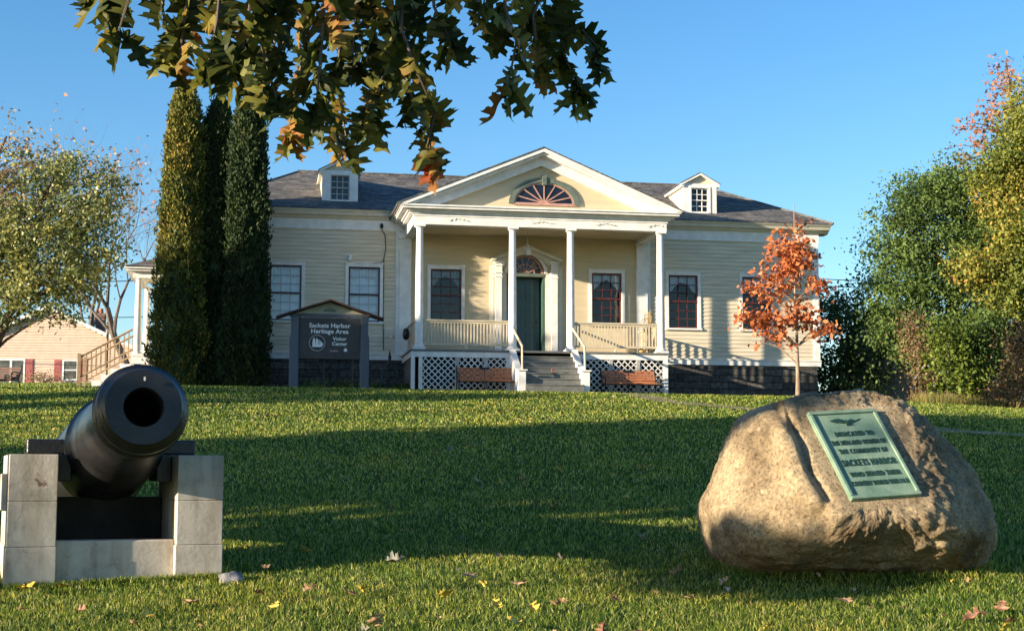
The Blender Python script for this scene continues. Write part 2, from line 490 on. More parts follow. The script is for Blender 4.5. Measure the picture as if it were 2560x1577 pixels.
for sx, (a, b) in ((-1, (-9.14, -3.5)), (1, (3.5, 9.14))):
    cn = MB(); cn.prismx(cornice_prof(0.0), a, b)
    st = len(cn.v); cn.prismx(cornice_prof(0.0), 0.2, DEP+.2)
    cn.xf(lambda v, sx=sx: Vector((sx*(8.78 - v.y), v.x, v.z-.003)), st)
    cn.build('cornice', MT['cream'], house, off=OFF)
# corner boards and pilasters
for x0, x1 in ((8.66, 8.84), (-8.84, -8.66)):
    b = MB(); b.box(x0, x1, -0.045, 0.14, 5.05, 8.52); b.build('corner_board', MT['white'], house, off=OFF)
for sx in (-1, 1):
    b = MB(); b.box(sx*3.27, sx*3.60, -0.10, 0.0, 5.0, 8.50); b.box(sx*3.24, sx*3.64, -0.13, 0.0, 5.0, 5.14); b.box(sx*3.24, sx*3.64, -0.13, 0.0, 8.3, 8.38)
    b.box(sx*3.60, sx*3.70, -0.05, 0.0, 5.05, 8.52)
    b.build('pilaster', MT['white'], house, off=OFF, bevel=.006)

# main hip roof
RY, RZ, RX = 3.5, 10.85, 6.4
e0, e1 = -0.38, DEP+.38
rf = MB()
zt = 9.07
vs = [(-9.2,e0,zt),(9.2,e0,zt),(9.2,e1,zt),(-9.2,e1,zt),(-RX,RY,RZ),(RX,RY,RZ)]
rf.add(vs, [(0,1,5,4),(2,3,4,5),(3,0,4),(1,2,5)])
rf.add([(-9.2,e0,zt-.03),(9.2,e0,zt-.03),(9.2,e1,zt-.03),(-9.2,e1,zt-.03)], [(3,2,1,0)])
rf.add([vs[0],vs[1],(9.2,e0,zt-.03),(-9.2,e0,zt-.03)], [(3,2,1,0)])
rf.add([vs[1],vs[2],(9.2,e1,zt-.03),(9.2,e0,zt-.03)], [(3,2,1,0)])
rf.add([vs[3],vs[0],(-9.2,e0,zt-.03),(-9.2,e1,zt-.03)], [(3,2,1,0)])
roof = rf.build('roof', MT['shingle'], house, off=OFF)
rc = MB(); rc.tube([(-RX,RY,RZ+.01),(RX,RY,RZ+.01)], .05, 6)
for sx in (-1,1): rc.tube([(sx*RX,RY,RZ),(sx*9.2,e0,zt+.01)], .035, 6)
rc.build('ridge_cap', MT['shingle'], roof, off=(0,0,0)).data.transform(Matrix.Translation((0,0,-HB)))

# windows -----------------------------------------------------------
def sash_grid(mb, mg, x0, x1, z0, z1, y, fw, cols, rows, mw):
    mb.box(x0, x1, y-.018, y+.018, z0, z0+fw); mb.box(x0, x1, y-.018, y+.018, z1-fw, z1)
    mb.box(x0, x0+fw, y-.018, y+.018, z0+fw, z1-fw); mb.box(x1-fw, x1, y-.018, y+.018, z0+fw, z1-fw)
    a, b, c, d = x0+fw, x1-fw, z0+fw, z1-fw
    for i in range(1, cols):
        x = a+(b-a)*i/cols; mg.box(x-mw/2, x+mw/2, y-.010, y+.010, c, d)
    for i in range(1, rows):
        z = c+(d-c)*i/rows; mg.box(a, b, y-.013, y+.007, z-mw/2, z+mw/2)

def window(xc, z0, z1, hw, kind, parent, seed=0, y=0.0):
    rnd = random.Random(seed)
    cs = .09
    f = MB()
    f.box(xc-hw-cs, xc-hw, y-.045, y+.10, z0, z1); f.box(xc+hw, xc+hw+cs, y-.045, y+.10, z0, z1)
    f.box(xc-hw-cs, xc+hw+cs, y-.048, y+.10, z1, z1+cs); f.box(xc-hw-cs-.02, xc+hw+cs+.02, y-.075, y+.10, z0-.055, z0)
    f.box(xc-hw-cs-.02, xc+hw+cs+.02, y-.065, y-.001, z1+cs, z1+cs+.025)
    w = f.build('window', MT['white'], parent, off=OFF, bevel=.004)
    sm = MT['navy'] if kind == 'pale' else MT['maroon']
    mm = MT['palebar'] if kind == 'pale' else MT['maroon']
    zm = (z0+z1)/2
    s1, g1 = MB(), MB()
    sash_grid(s1, g1, xc-hw, xc+hw, zm-.02, z1, y+.01, .045, 3, 3, .018)
    sash_grid(s1, g1, xc-hw, xc+hw, z0, zm+.025, y+.05, .045, 3, 3, .018)
    s1.build('sash', sm, w, off=OFF); g1.build('muntins', mm, w, off=OFF)
    gl = MB(); gl.add([(xc-hw,y+.055,z0),(xc+hw,y+.055,z0),(xc+hw,y+.055,z1),(xc-hw,y+.055,z1)], [(0,1,2,3)])
    gl.build('glass', MT['glass2'] if kind == 'pale' else MT['glass'], w, off=OFF)
    if kind == 'pale':
        c = MB(); yy = y+.13; n = 24
        vs = []
        for i in range(n+1):
            x = xc-hw+2*hw*i/n
            for z in (z0+.02, z1): vs.append((x, yy+.008*math.sin(i*1.7+seed), z))
        c.add(vs, [(2*i, 2*i+2, 2*i+3, 2*i+1) for i in range(n)])
        c.build('blind', MT['blind'], w, off=OFF)
    cu = MB(); yy = y+.10; n = 30
    vs = []
    for i in range(n+1):
        u = i/n; x = xc-hw+2*hw*u
        s = abs(u-.5)*2
        drop = .17+.42*s**1.6+.05*rnd.random() if kind != 'pale' else .20+.40*s**2+.03*rnd.random()
        vs += [(x, yy+.015*math.sin(i*2.1), z1-drop), (x, yy+.015*math.sin(i*2.1+.4), z1)]
    cu.add(vs, [(2*i, 2*i+2, 2*i+3, 2*i+1) for i in range(n)])
    if kind != 'screen': cu.build('curtain', MT['curtain'], w, off=OFF)
    else: cu.build('curtain', MT['palebar'], w, off=OFF)
    return w
for i, (x, _, k) in enumerate(WINS): window(x, WZ0, WZ1, HWD, k, house, i)
for i, (x, _, k) in enumerate(PWINS): window(x, WZ0+.06, WZ1, HWD, k, house, i+7)

# dormers -----------------------------------------------------------
def dormer(xc):
    yf = 0.38; h = 0.5; zb, zt_ = 9.30, 10.28; za = 10.60
    d = MB()
    # cheeks and front face as a body with opening for the window
    zr = lambda y: zt+(RZ-zt)*(y-e0)/(RY-e0)
    yb_t = e0+(zt_-zt)/(RZ-zt)*(RY-e0)
    for sx in (-1, 1):
        x = xc+sx*h
        d.add([(x,yf,zb-.05),(x,yb_t,zt_),(x,yf,zt_)], [(0,1,2)])
    w0, w1, wz0, wz1 = xc-.27, xc+.27, 9.43, 10.15
    d.prism([(xc-h,zt_-.02),(xc+h,zt_-.02),(xc,za-.05)], yf+.01, yf+.03)
    body = d.build('dormer', MT['siding'], house, off=OFF)
    f = MB()
    f.box(xc-h-.01, w0, yf-.03, yf+.04, zb, zt_); f.box(w1, xc+h+.01, yf-.03, yf+.04, zb, zt_)
    f.box(w0, w1, yf-.03, yf+.04, zb, wz0); f.box(w0, w1, yf-.03, yf+.04, wz1, zt_)
    f.box(w0-.05, w0, yf-.05, yf-.03, wz0-.05, wz1+.05); f.box(w1, w1+.05, yf-.05, yf-.03, wz0-.05, wz1+.05)
    f.box(w0, w1, yf-.05, yf-.03, wz1, wz1+.05); f.box(w0, w1, yf-.06, yf-.03, wz0-.05, wz0)
    f.build('front_frame', MT['white'], body, off=OFF)
    s, gm = MB(), MB()
    zm = (wz0+wz1)/2
    sash_grid(s, gm, w0, w1, zm-.015, wz1, yf+.02, .03, 3, 2, .022)
    sash_grid(s, gm, w0, w1, wz0, zm+.015, yf+.05, .03, 3, 2, .022)
    s.add(gm.v, gm.f)
    s.build('sash', MT['white'] if xc > 0 else MT['palebar'], body, off=OFF)
    gl = MB(); gl.add([(w0,yf+.06,wz0),(w1,yf+.06,wz0),(w1,yf+.06,wz1),(w0,yf+.06,wz1)], [(0,1,2,3)])
    gl.build('glass', MT['glass'], body, off=OFF)
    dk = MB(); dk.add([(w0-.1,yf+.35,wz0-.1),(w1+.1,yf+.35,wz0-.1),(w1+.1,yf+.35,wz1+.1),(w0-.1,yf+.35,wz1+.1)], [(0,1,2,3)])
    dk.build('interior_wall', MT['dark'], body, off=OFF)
    # raking trim + gable roof
    t = MB(); ov = .10; he = h+.10; ze = zt_-.04
    y0, y1 = yf-.10, 3.0
    for sx in (-1, 1):
        t.prism([(xc, za), (xc, za-.07), (xc+sx*(he-.02), ze-.02), (xc+sx*he, ze+.03)] if sx > 0 else
                [(xc, za-.07), (xc, za), (xc+sx*he, ze+.03), (xc+sx*(he-.02), ze-.02)], y0, yf+.06)
    t.build('raking_trim', MT['white'], body, off=OFF)
    r = MB()
    for sx in (-1, 1):
        a = [(xc, y0-.01, za+.02), (xc+sx*(he+.02), y0-.01, ze+.045), (xc+sx*(he+.02), y1, ze+.045), (xc, y1, za+.02)]
        b = [(p[0], p[1], p[2]-.018) for p in a]
        r.add(a+b, [(0,1,2,3),(7,6,5,4),(0,4,5,1),(1,5,6,2)] if sx < 0 else [(3,2,1,0),(4,5,6,7),(1,5,4,0),(2,6,5,1)])
    r.build('dormer_roof', MT['shingle'], body, off=OFF)
    # side eave board
    s2 = MB()
    for sx in (-1, 1): s2.box(xc+sx*h, xc+sx*(h+.09), yf-.08, yb_t+.1, zt_-.10, zt_-.03)
    s2.build('eave_board', MT['white'], body, off=OFF)
dormer(-5.28); dormer(5.34)

# front porch --------------------------------------------------------
porch = house
dk = MB()
dk.box(-3.52, 3.52, -2.52, 0.0, 4.93, 4.985)
dk.build('porch_deck', MT['deckgrey'], porch, off=OFF)
for a, b, c in ((-3.50, -0.86, -3.50), (0.92, 3.50, 3.44)):
    sk = MB(); sk.box(a, b, -2.50, -2.44, 4.78, 4.925); sk.box(c, c+.06, -2.44, 0.0, 4.78, 4.925)
    sk.build('skirt_board', MT['white'], porch, off=OFF)
# lattice panels
def lattice(x0, x1, fn=None, name='lattice_panel'):
    z0, z1, y = 3.80, 4.775, -2.47
    L = MB(); st = .12; w = .040
    def clipseg(c, s):
        # line z = s*x + c  within rect
        pts = []
        for x in (x0, x1):
            z = s*x+c
            if z0 <= z <= z1: pts.append((x, z))
        for z in (z0, z1):
            x = (z-c)/s
            if x0 < x < x1: pts.append((x, z))
        return pts
    for s, yy in ((1, y), (-1, y-.012)):
        c = (z0 - s*x0) - (x1-x0)*1.2 - 2
        while c < z1+abs(x1)+abs(x0)+3:
            p = clipseg(c, s)
            if len(p) >= 2 and abs(p[0][0]-p[1][0]) > .03:
                (xa, za), (xb, zb) = p[0], p[1]
                q = w*.7071/1.0
                L.add([(xa,yy,za-q*.7),(xb,yy,zb-q*.7),(xb,yy,zb+q*.7),(xa,yy,za+q*.7)], [(0,1,2,3)])
                L.add([(xa,yy+.01,za-q*.7),(xb,yy+.01,zb-q*.7),(xb,yy+.01,zb+q*.7),(xa,yy+.01,za+q*.7)], [(3,2,1,0)])
            c += st*1.4142
    L.box(x0-.10, x0, y-.03, y+.02, z0, z1); L.box(x1, x1+.10, y-.03, y+.02, z0, z1)
    if fn: L.xf(fn)
    L.build(name, MT['white'], porch, off=OFF)
lattice(-3.20, -2.33); lattice(-2.23, -1.55); lattice(-1.45, -0.95)
lattice(1.02, 1.86); lattice(1.96, 2.62); lattice(2.72, 3.38)
sp = MB()
sp.box(-3.44, -3.40, -2.40, 0.0, 3.6, 4.78)
sp.build('side_panel', MT['greyboard'], porch, off=OFF)
sp = MB(); sp.box(3.40, 3.44, -2.40, 0.0, 3.6, 4.78); sp.build('side_panel', MT['greyboard'], porch, off=OFF)
for x in (-3.50, 3.40):
    cp = MB(); cp.box(x, x+.10, -2.51, -2.40, 3.6, 4.78); cp.build('corner_post', MT['white'], porch, off=OFF)
ud = MB(); ud.box(-3.38, 3.38, -1.2, -1.15, 3.5, 4.9); ud.build('under_porch_shade_sheet', MT['dark'], porch, off=OFF)  # added dark sheet for the shade behind the lattice

COLX = (-3.28, -0.76, 0.84, 3.36)
for x in COLX:
    c = MB(); y = -2.32
    prof = []
    for i in range(13):
        t = i/12; r = .112-.022*t**1.6
        prof.append((5.12+3.12*t, r))
    prof = [(5.04,.125),(5.06,.15),(5.09,.15),(5.11,.125)]+prof+[(8.25,.11),(8.27,.115),(8.28,.11)]
    c.lathe(prof, (x, y, 0), n=28)
    c.box(x-.17, x+.17, y-.17, y+.17, 4.985, 5.04)
    c.box(x-.14, x+.14, y-.14, y+.14, 8.28, 8.335)
    c.build('porch_column', MT['white'], porch, smooth=True, off=OFF)

def railing(x0, x1, feet, y=-2.32, fn=None):
    r = MB()
    r.box(x0, x1, y-.05, y+.05, 5.755, 5.795); r.box(x0, x1, y-.025, y+.025, 5.70, 5.755)
    r.box(x0, x1, y-.03, y+.03, 5.11, 5.165)
    for fx in feet: r.box(fx-.035, fx+.035, y-.035, y+.035, 4.985, 5.11)
    ra = r.build('porch_railing', MT['rail'], porch, off=OFF)
    b = MB(); n = int((x1-x0)/.088)
    for i in range(n):
        x = x0+(x1-x0)*(i+.5)/n
        b.box(x-.019, x+.019, y-.019, y+.019, 5.165, 5.70)
    b.build('balusters', MT['rail'], ra, off=OFF)
railing(-3.17, -0.87, (-2.02,)); railing(0.95, 3.25, (2.1,))
# side railings
for sx in (-1, 1):
    r = MB(); x = sx*3.34
    r.box(x-.05, x+.05, -2.2, -.12, 5.755, 5.795); r.box(x-.03, x+.03, -2.2, -.12, 5.11, 5.165)
    n = 23
    for i in range(n):
        y = -2.2+2.08*(i+.5)/n; r.box(x-.019, x+.019, y-.019, y+.019, 5.165, 5.755)
    r.build('porch_railing', MT['rail'], porch, off=OFF)

# steps
st = MB()
rz, rn = .165, 6
for i in range(rn):
    zt1 = 4.985-rz*(i+1) if i < rn else 0
    yb = -2.52-.27*i
    st.box(-.72, .80, yb-.27, yb+.01 if i == 0 else yb-.003, 3.6, zt1-.028)
    st.box(-.72, .80, yb-.295, yb-.001, zt1-.028, zt1)
stairs = st.build('porch_steps', MT['deckgrey'], porch, off=OFF)
for (a, b) in ((-.88, -.725), (.805, .96)):
    st2 = MB(); st2.prismx([(-2.50,3.7),(-2.50,5.0),(-2.62,5.0),(-3.86,4.22),(-3.86,3.7)], a, b)
    st2.build('stair_side', MT['white'], stairs, off=OFF)
for (a, b) in ((-.90, -.70), (.78, .98)):
    n1 = MB(); n1.box(a, b, -4.04, -3.86, 3.6, 4.34); n1.box(a-.04, b+.04, -4.08, -3.82, 4.34, 4.375)
    n1.build('newel_post', MT['white'], stairs, off=OFF, bevel=.006)
for x in (-.78, .87):
    h = MB(); h.tube([(x,-2.45,5.60),(x,-3.92,4.98)], .033, 8); h.tube([(x,-3.92,5.0),(x,-3.95,4.38)], .03, 8)
    h.tube([(x,-2.34,5.60),(x,-2.46,5.60)], .03, 8)
    h.build('handrail', MT['rail'], stairs, off=OFF, smooth=True)

# entablature
en = MB()
en.box(-3.46, 3.52, -2.44, -2.20, 8.335, 8.62)
en.box(-3.46, -3.22, -2.20, 0.0, 8.335, 8.62); en.box(3.28, 3.52, -2.20, 0.0, 8.335, 8.62)
en.box(-3.49, 3.55, -2.46, -2.44, 8.56, 8.60)
en.build('entablature', MT['white'], porch, off=OFF, bevel=.004)
ce = MB(); ce.box(-3.22, 3.28, -2.20, -0.02, 8.46, 8.50); ce.build('porch_ceiling', MT['flush'], porch, off=OFF)
for x in (-2.3, -.02, 1.75, 3.2):
    gv = MB(); pts = []
    for i in range(15):
        u = i/14; pts.append((x-.28+.56*u, -2.475-.01*math.sin(i*2.3), 8.46+.06*(1-abs(u-.5)*2)+.012*math.sin(i*1.9+x)))
    gv.tube(pts, .009, 5)
    gv.build('frieze_garland', MT['cream'], porch, off=OFF)
pc = MB()
def box_cornice(x0, x1, y0):   # stepped front cornice
    for z0, z1, d in ((8.62,8.67,.06),(8.67,8.73,.12),(8.73,8.79,.26),(8.79,8.83,.30)):
        pc.box(x0-d, x1+d, y0-d, .6, z0, z1)
box_cornice(-3.52, 3.56, -2.42)
pc.build('porch_cornice', MT['white'], porch, off=OFF)
# pediment
px = 0.02; ZA = 10.47; XE = 3.90; ZE = 8.84
ty = MB(); ty.prism([(px-3.0,8.83),(px+3.0,8.83),(px,10.20)], -2.30, -2.26)
tymp = ty.build('tympanum', MT['flush'], porch, off=OFF)
rk = MB()
for sx in (-1, 1):
    def band(t0, t1, y0, y1, xe0=XE):
        # band between distances t0..t1 below the roof line
        sl = (ZA-ZE)/XE
        def pt(u, d): return (px+sx*xe0*u, ZA-sl*xe0*u-d)
        xi0 = (ZA-t1-8.83)/sl/xe0
        xo0 = min(1, (ZA-t0-8.83)/sl/xe0)
        poly = [pt(0,t0), pt(xo0,t0), pt(xi0,t1), pt(0,t1)]
        if sx < 0: poly = poly[::-1]
        rk.prism(poly, y0, y1)
    band(0.0, .10, -2.74, 0.0); band(.10, .17, -2.66, -2.0); band(.17, .42, -2.44, -2.2)
rk.build('raking_cornice', MT['white'], porch, off=OFF)
pr = MB()
sl = (ZA-ZE)/XE
for sx in (-1, 1):
    a = [(px,-2.76,ZA+.035),(px+sx*(XE+.04),-2.76,ZE+.02),(px+sx*(XE+.04),.1,ZE+.02),(px,3.2,ZA+.035)]
    b = [(q[0],q[1],q[2]-.03) for q in a]
    pr.add(a+b, [(0,1,2,3),(7,6,5,4),(0,4,5,1),(1,5,6,2)] if sx < 0 else [(3,2,1,0),(4,5,6,7),(1,5,4,0),(2,6,5,1)])
pr.build('pediment_roof', MT['shingle'], porch, off=OFF)

def ell_band(mb, cx, cz, a0, b0, a1, b1, y0, y1, n=28, t0=0, t1=math.pi):
    for i in range(n):
        u, v = t0+(t1-t0)*i/n, t0+(t1-t0)*(i+1)/n
        P = lambda a, b, t: (cx+a*math.cos(t), cz+b*math.sin(t))
        mb.prism([P(a0,b0,v), P(a1,b1,v), P(a1,b1,u), P(a0,b0,u)], y0, y1)
fx, fzz = 0.11, 9.00
fw_ = MB(); ell_band(fw_, fx, fzz, .84, .60, .98, .73, -2.36, -2.29)
fan = fw_.build('gable_fanlight', MT['sage'], house, off=OFF)
k = MB(); k.prism([(fx-.055,fzz+.52),(fx+.055,fzz+.52),(fx+.075,fzz+.80),(fx-.075,fzz+.80)], -2.40, -2.30); k.build('keystone', MT['sage'], fan, off=OFF, bevel=.008)
k = MB(); ell_band(k, fx, fzz, .79, .555, .84, .60, -2.325, -2.295); k.box(fx-.86, fx+.90, -2.345, -2.295, fzz-.03, fzz+.035)
for i in range(1, 8):
    t = math.pi*i/8; x1_, z1_ = fx+.80*math.cos(t), fzz+.565*math.sin(t)
    d = Vector((x1_-fx, z1_-fzz)).normalized(); q = Vector((-d.y, d.x))*.016
    k.prism([(fx-q.x, fzz+.03-q.y), (x1_-q.x, z1_-q.y), (x1_+q.x, z1_+q.y), (fx+q.x, fzz+.03+q.y)], -2.325-.0008*i, -2.305)
ell_band(k, fx, fzz+.03, 0.001, .001, .13, .09, -2.335, -2.30, 10)
k.build('sunburst_muntins', MT['pink'], fan, off=OFF)
gl = MB(); gl.prism([(fx+.84*math.cos(math.pi*i/24), fzz+.60*math.sin(math.pi*i/24)) for i in range(24,-1,-1)], -2.306, -2.302)
MT['darkglass'] = pmat('dark_reflective_glass', (0.012, 0.012, 0.022), 0.12, 0.2, 4)
gl.build('glass', MT['darkglass'], fan, off=OFF)

# front door surround -------------------------------------------------
dc = 0.03
door = MB(); yd = .34
door.box(dc-.44, dc+.46, yd, yd+.05, 5.0, 7.32)
for (a, b, z0, z1) in ((-.36,-.03,5.15,5.75),(.05,.38,5.15,5.75),(-.36,-.03,5.9,6.5),(.05,.38,5.9,6.5),(-.36,-.03,6.62,7.2),(.05,.38,6.62,7.2)):
    door.box(dc+a, dc+b, yd-.018, yd, z0, z1)
dr = door.build('front_door', MT['green'], house, off=OFF, bevel=.006)
kn = MB(); kn.lathe([(0,.012),(.03,.012),(.035,.03),(.06,.03),(.07,.01)], (dc+.36, yd, 6.05), (0,-1,0), 12); kn.build('door_knob', MT['iron'], dr, smooth=True, off=OFF)
for a in (dc-.56, dc+.50):
    rv = MB(); rv.box(a, a+.06, 0.0, yd+.05, 5.0, 7.40); rv.build('door_reveal', MT['teal'], house, off=OFF)
rv = MB(); rv.box(dc-.54, dc+.54, -.03, yd+.06, 7.325, 7.42); rv.build('transom_bar', MT['sage'], house, off=OFF)
fa = MB()
ell_band(fa, dc, 7.42, .535, .535, .62, .62, -.04, .02, 24)
fl = fa.build('door_fanlight', MT['white'], house, off=OFF)
fa = MB()
ell_band(fa, dc, 7.42, .47, .47, .535, .535, .10, .15, 24)
for i in range(1, 7):
    t = math.pi*i/7; x1_, z1_ = dc+.50*math.cos(t), 7.42+.50*math.sin(t)
    d = Vector((x1_-dc, z1_-7.42)).normalized(); q = Vector((-d.y, d.x))*.013
    fa.prism([(dc-q.x, 7.42-q.y), (x1_-q.x, z1_-q.y), (x1_+q.x, z1_+q.y), (dc+q.x, 7.42+q.y)], .115-.0008*i, .13)
ell_band(fa, dc, 7.42, .26, .26, .285, .285, .11, .128, 16)
fa.build('sunburst_muntins', MT['pink'], fl, off=OFF)
gl = MB(); gl.prism([(dc+.535*math.cos(math.pi*i/24), 7.42+.535*math.sin(math.pi*i/24)) for i in range(24,-1,-1)], .14, .145)
gl.build('glass', MT['darkglass'], fl, off=OFF)
# wall infill above arch corners (spandrels)
for sx in (-1, 1):
    spn = MB(); n = 10
    for i in range(n):
        u0, u1 = i/n, (i+1)/n
        t0, t1 = math.pi/2*u0, math.pi/2*u1
        p0 = (dc+sx*.56*math.cos(t0), 7.42+.56*math.sin(t0)); p1 = (dc+sx*.56*math.cos(t1), 7.42+.56*math.sin(t1))
        poly = [p0, (dc+sx*.56, p0[1]), (dc+sx*.56, p1[1]), p1]
        if sx < 0: poly = poly[::-1]
        spn.prism(poly, -.002, .12)
    spn.build('door_spandrel', MT['cream'], house, off=OFF)
for a, b, z in ((-.70,-.56,7.45),(.56,.70,7.45),(-1.06,-.94,7.62),(.94,1.06,7.62)):
    pn = MB(); pn.box(dc+a, dc+b, -.015, .02, 5.0, z); pn.build('door_side_board', MT['cream'], house, off=OFF)
for sx in (-1, 1):
    q = MB(); c = dc+sx*.81
    q.box(c-.095, c+.095, -.13, -.02, 5.14, 7.62)
    q.box(c-.13, c+.13, -.17, -.02, 4.985, 5.14)
    for z0, z1, e in ((7.28,7.31,.02),(7.40,7.43,.02),(7.60,7.63,.025),(7.68,7.72,.04),(7.72,7.76,.055)): q.box(c-.10-e, c+.10+e, -.13-e, -.02, z0, z1)
    q.box(c-.10, c+.10, -.135, -.02, 7.43, 7.68)
    q.build('door_pilaster', MT['white'], house, off=OFF, bevel=.004)
dp = MB()
for sx in (-1, 1):
    poly = [(dc, 8.22), (dc+sx*1.02, 7.80), (dc+sx*1.02, 7.74), (dc+sx*.95, 7.74), (dc, 8.11)]
    if sx < 0: poly = poly[::-1]
    dp.prism(poly, -.26, -.001)
    poly = [(dc, 8.11), (dc+sx*.93, 7.745), (dc+sx*.70, 7.745), (dc+sx*.66, 7.62), (dc+sx*.45, 7.82), (dc, 7.99)]
    if sx < 0: poly = poly[::-1]
    dp.prism(poly, -.12, -.001)
dp.build('door_pediment', MT['cream'], house, off=OFF)
MT['bulb'] = pmat('frosted_lamp_glass', (0.6,0.62,0.65), .3, .05, 5)
pl = MB(); pl.lathe([(0,.05),(.05,.09),(.16,.10),(.24,.06),(.27,.02)], (dc-.15, -1.1, 7.78), n=16); pl.tube([(dc-.15,-1.1,8.04),(dc-.15,-1.1,8.46)], .008, 6)
pl.build('porch_lamp', MT['bulb'], house, smooth=True, off=OFF)

# wall fixtures and cable on the left wing
MT['wfix'] = pmat('white_fixture', (0.8,0.8,0.78), .4, .05, 5)
fx_ = MB(); fx_.lathe([(-.08,.02),(-.07,.05),(.06,.055),(.09,.03)], (-5.0,-.09,7.72), n=14); fx_.box(-5.03,-4.97,-.08,0,7.68,7.76); fx_.build('wall_lamp', MT['wfix'], house, smooth=True, off=OFF)
fx_ = MB(); fx_.box(-3.87,-3.77,-.07,-.015,5.48,5.6); fx_.build('outlet_box', MT['cream'], house, off=OFF, bevel=.01)
cb_ = MB(); cb_.tube([(-4.12,-.10,8.62),(-4.10,-.10,8.50),(-4.02,-.06,8.42),(-4.00,-.05,8.2),(-3.99,-.05,8.0),(-4.04,-.05,7.75),(-4.05,-.04,6.5),(-4.03,-.05,5.15)], .012, 6)
cb_.tube([(-4.05,-.05,7.70),(-4.12,-.06,7.62),(-4.35,-.06,7.60)], .008, 6)
cb_.build('service_cable', MT['iron'], house, off=OFF)
cb_ = MB(); cb_.lathe([(0,.02),(.03,.05),(.10,.045),(.14,.02)], (-4.12,-.11,8.58), n=12); cb_.tube([(-4.12,-.05,8.62),(-4.12,-.13,8.66)], .015, 6)
cb_.build('insulator', MT['iron'], house, off=OFF, smooth=True)
bx_ = MB(); bx_.lathe([(0,.07),(.03,.15),(.10,.17),(.16,.13),(.18,.03)], (-3.40,-.95,5.52), (-1,0,0), 18)
bx_.build('rail_box', MT['iron'], house, off=OFF, smooth=True)

# side porch at the left end ------------------------------------------
sd_ = MB(); sd_.box(-10.95,-8.8,.70,3.2,4.93,5.0); sd_.build('side_porch_deck', MT['white'], house, off=OFF)
b = MB(); b.box(-10.95,-8.8,.72,.80,4.72,4.93); b.box(-10.93,-10.86,.80,3.2,4.2,4.93); b.build('side_skirt_board', MT['white'], house, off=OFF)
L = MB()
for s, yy in ((1,.76),(-1,.77)):
    for i in range(24):
        x = -10.9+i*.17-.8 if s > 0 else -10.9+i*.17
        a0, a1 = 0, .75
        p = [(x+ (t if s>0 else -t), 3.95+t) for t in (a0, a1)]
        p = [q for q in p]
        if min(p[0][0],p[1][0]) > -10.92 and max(p[0][0],p[1][0]) < -8.8:
            L.add([(p[0][0]-.025,yy,p[0][1]),(p[0][0]+.025,yy,p[0][1]),(p[1][0]+.025,yy,p[1][1]),(p[1][0]-.025,yy,p[1][1])], [(0,1,2,3)])
L.box(-10.95,-8.8,.74,.78,3.9,3.98)
L.build('lattice_panel', MT['white'], house, off=OFF)
for (x, y) in ((-10.80,.85),(-10.72,3.05)):
    c = MB(); c.lathe([(5.0,.13),(5.05,.13),(5.06,.10),(7.08,.082),(7.1,.11),(7.15,.11)], (x,y,0), n=20); c.build('side_porch_column', MT['white'], house, off=OFF, smooth=True)
b = MB(); b.box(-10.95,-8.8,.74,.96,7.12,7.30); b.box(-10.95,-10.74,.96,3.2,7.12,7.30); b.box(-11.12,-8.8,.60,3.4,7.30,7.36); b.box(-11.18,-8.8,.54,3.4,7.36,7.42)
b.build('side_porch_entablature', MT['white'], house, off=OFF, bevel=.005)
b = MB(); b.add([(-11.2,.5,7.42),(-8.8,.5,7.42),(-8.8,3.5,7.42),(-11.2,3.5,7.42),(-8.8,2.0,8.0),(-9.9,2.0,8.0)], [(0,1,4,5),(2,3,5,4),(3,0,5),(3,2,1,0)])
b.build('side_porch_roof', MT['shingle'], house, off=OFF)
MT['tanwood'] = pmat('tan_wood_rail', (0.30,0.21,0.12), .7, .15, 8)
b = MB()
for i in range(6): b.box(-11.02-.25*(i+1), -11.0-.25*i, 1.1, 2.6, 3.7, 4.86-.155*(i+1)+.03)
sst = b.build('side_steps', MT['white'], house, off=OFF)
for y in (1.15, 2.55):
    b = MB(); b.tube([(-10.95,y,5.72),(-12.35,y,4.92)], .03, 6); b.tube([(-10.95,y,5.15),(-12.35,y,4.35)], .025, 6)
    for i in range(11):
        x = -11.05-.125*i; z = 5.15-(x+10.95)*-.5714
        b.box(x-.015, x+.015, y-.015, y+.015, z, z+.57)
    b.box(-12.42,-12.33,y-.045,y+.045,4.0,5.02)
    b.build('side_handrail', MT['tanwood'], sst, off=OFF)
# ------------------------------------------------------------------ text
def text_mb(body, size, extrude=.004, bold=0.0, sx=1.0, spacing=1.0):
    cu = bpy.data.curves.new('lettering', 'FONT')
    cu.body = body; cu.size = size; cu.extrude = extrude; cu.align_x = 'CENTER'; cu.align_y = 'CENTER'
    cu.offset = bold; cu.resolution_u = 2; cu.space_character = spacing
    o = bpy.data.objects.new('lettering', cu); C.objects.link(o)
    dg = bpy.context.evaluated_depsgraph_get(); dg.update()
    me = bpy.data.meshes.new_from_object(o.evaluated_get(dg))
    vs = [Vector((v.co.x*sx, v.co.y, v.co.z)) for v in me.vertices]
    fs = [tuple(p.vertices) for p in me.polygons]
    bpy.data.objects.remove(o, do_unlink=True); bpy.data.meshes.remove(me); bpy.data.curves.remove(cu)
    return vs, fs

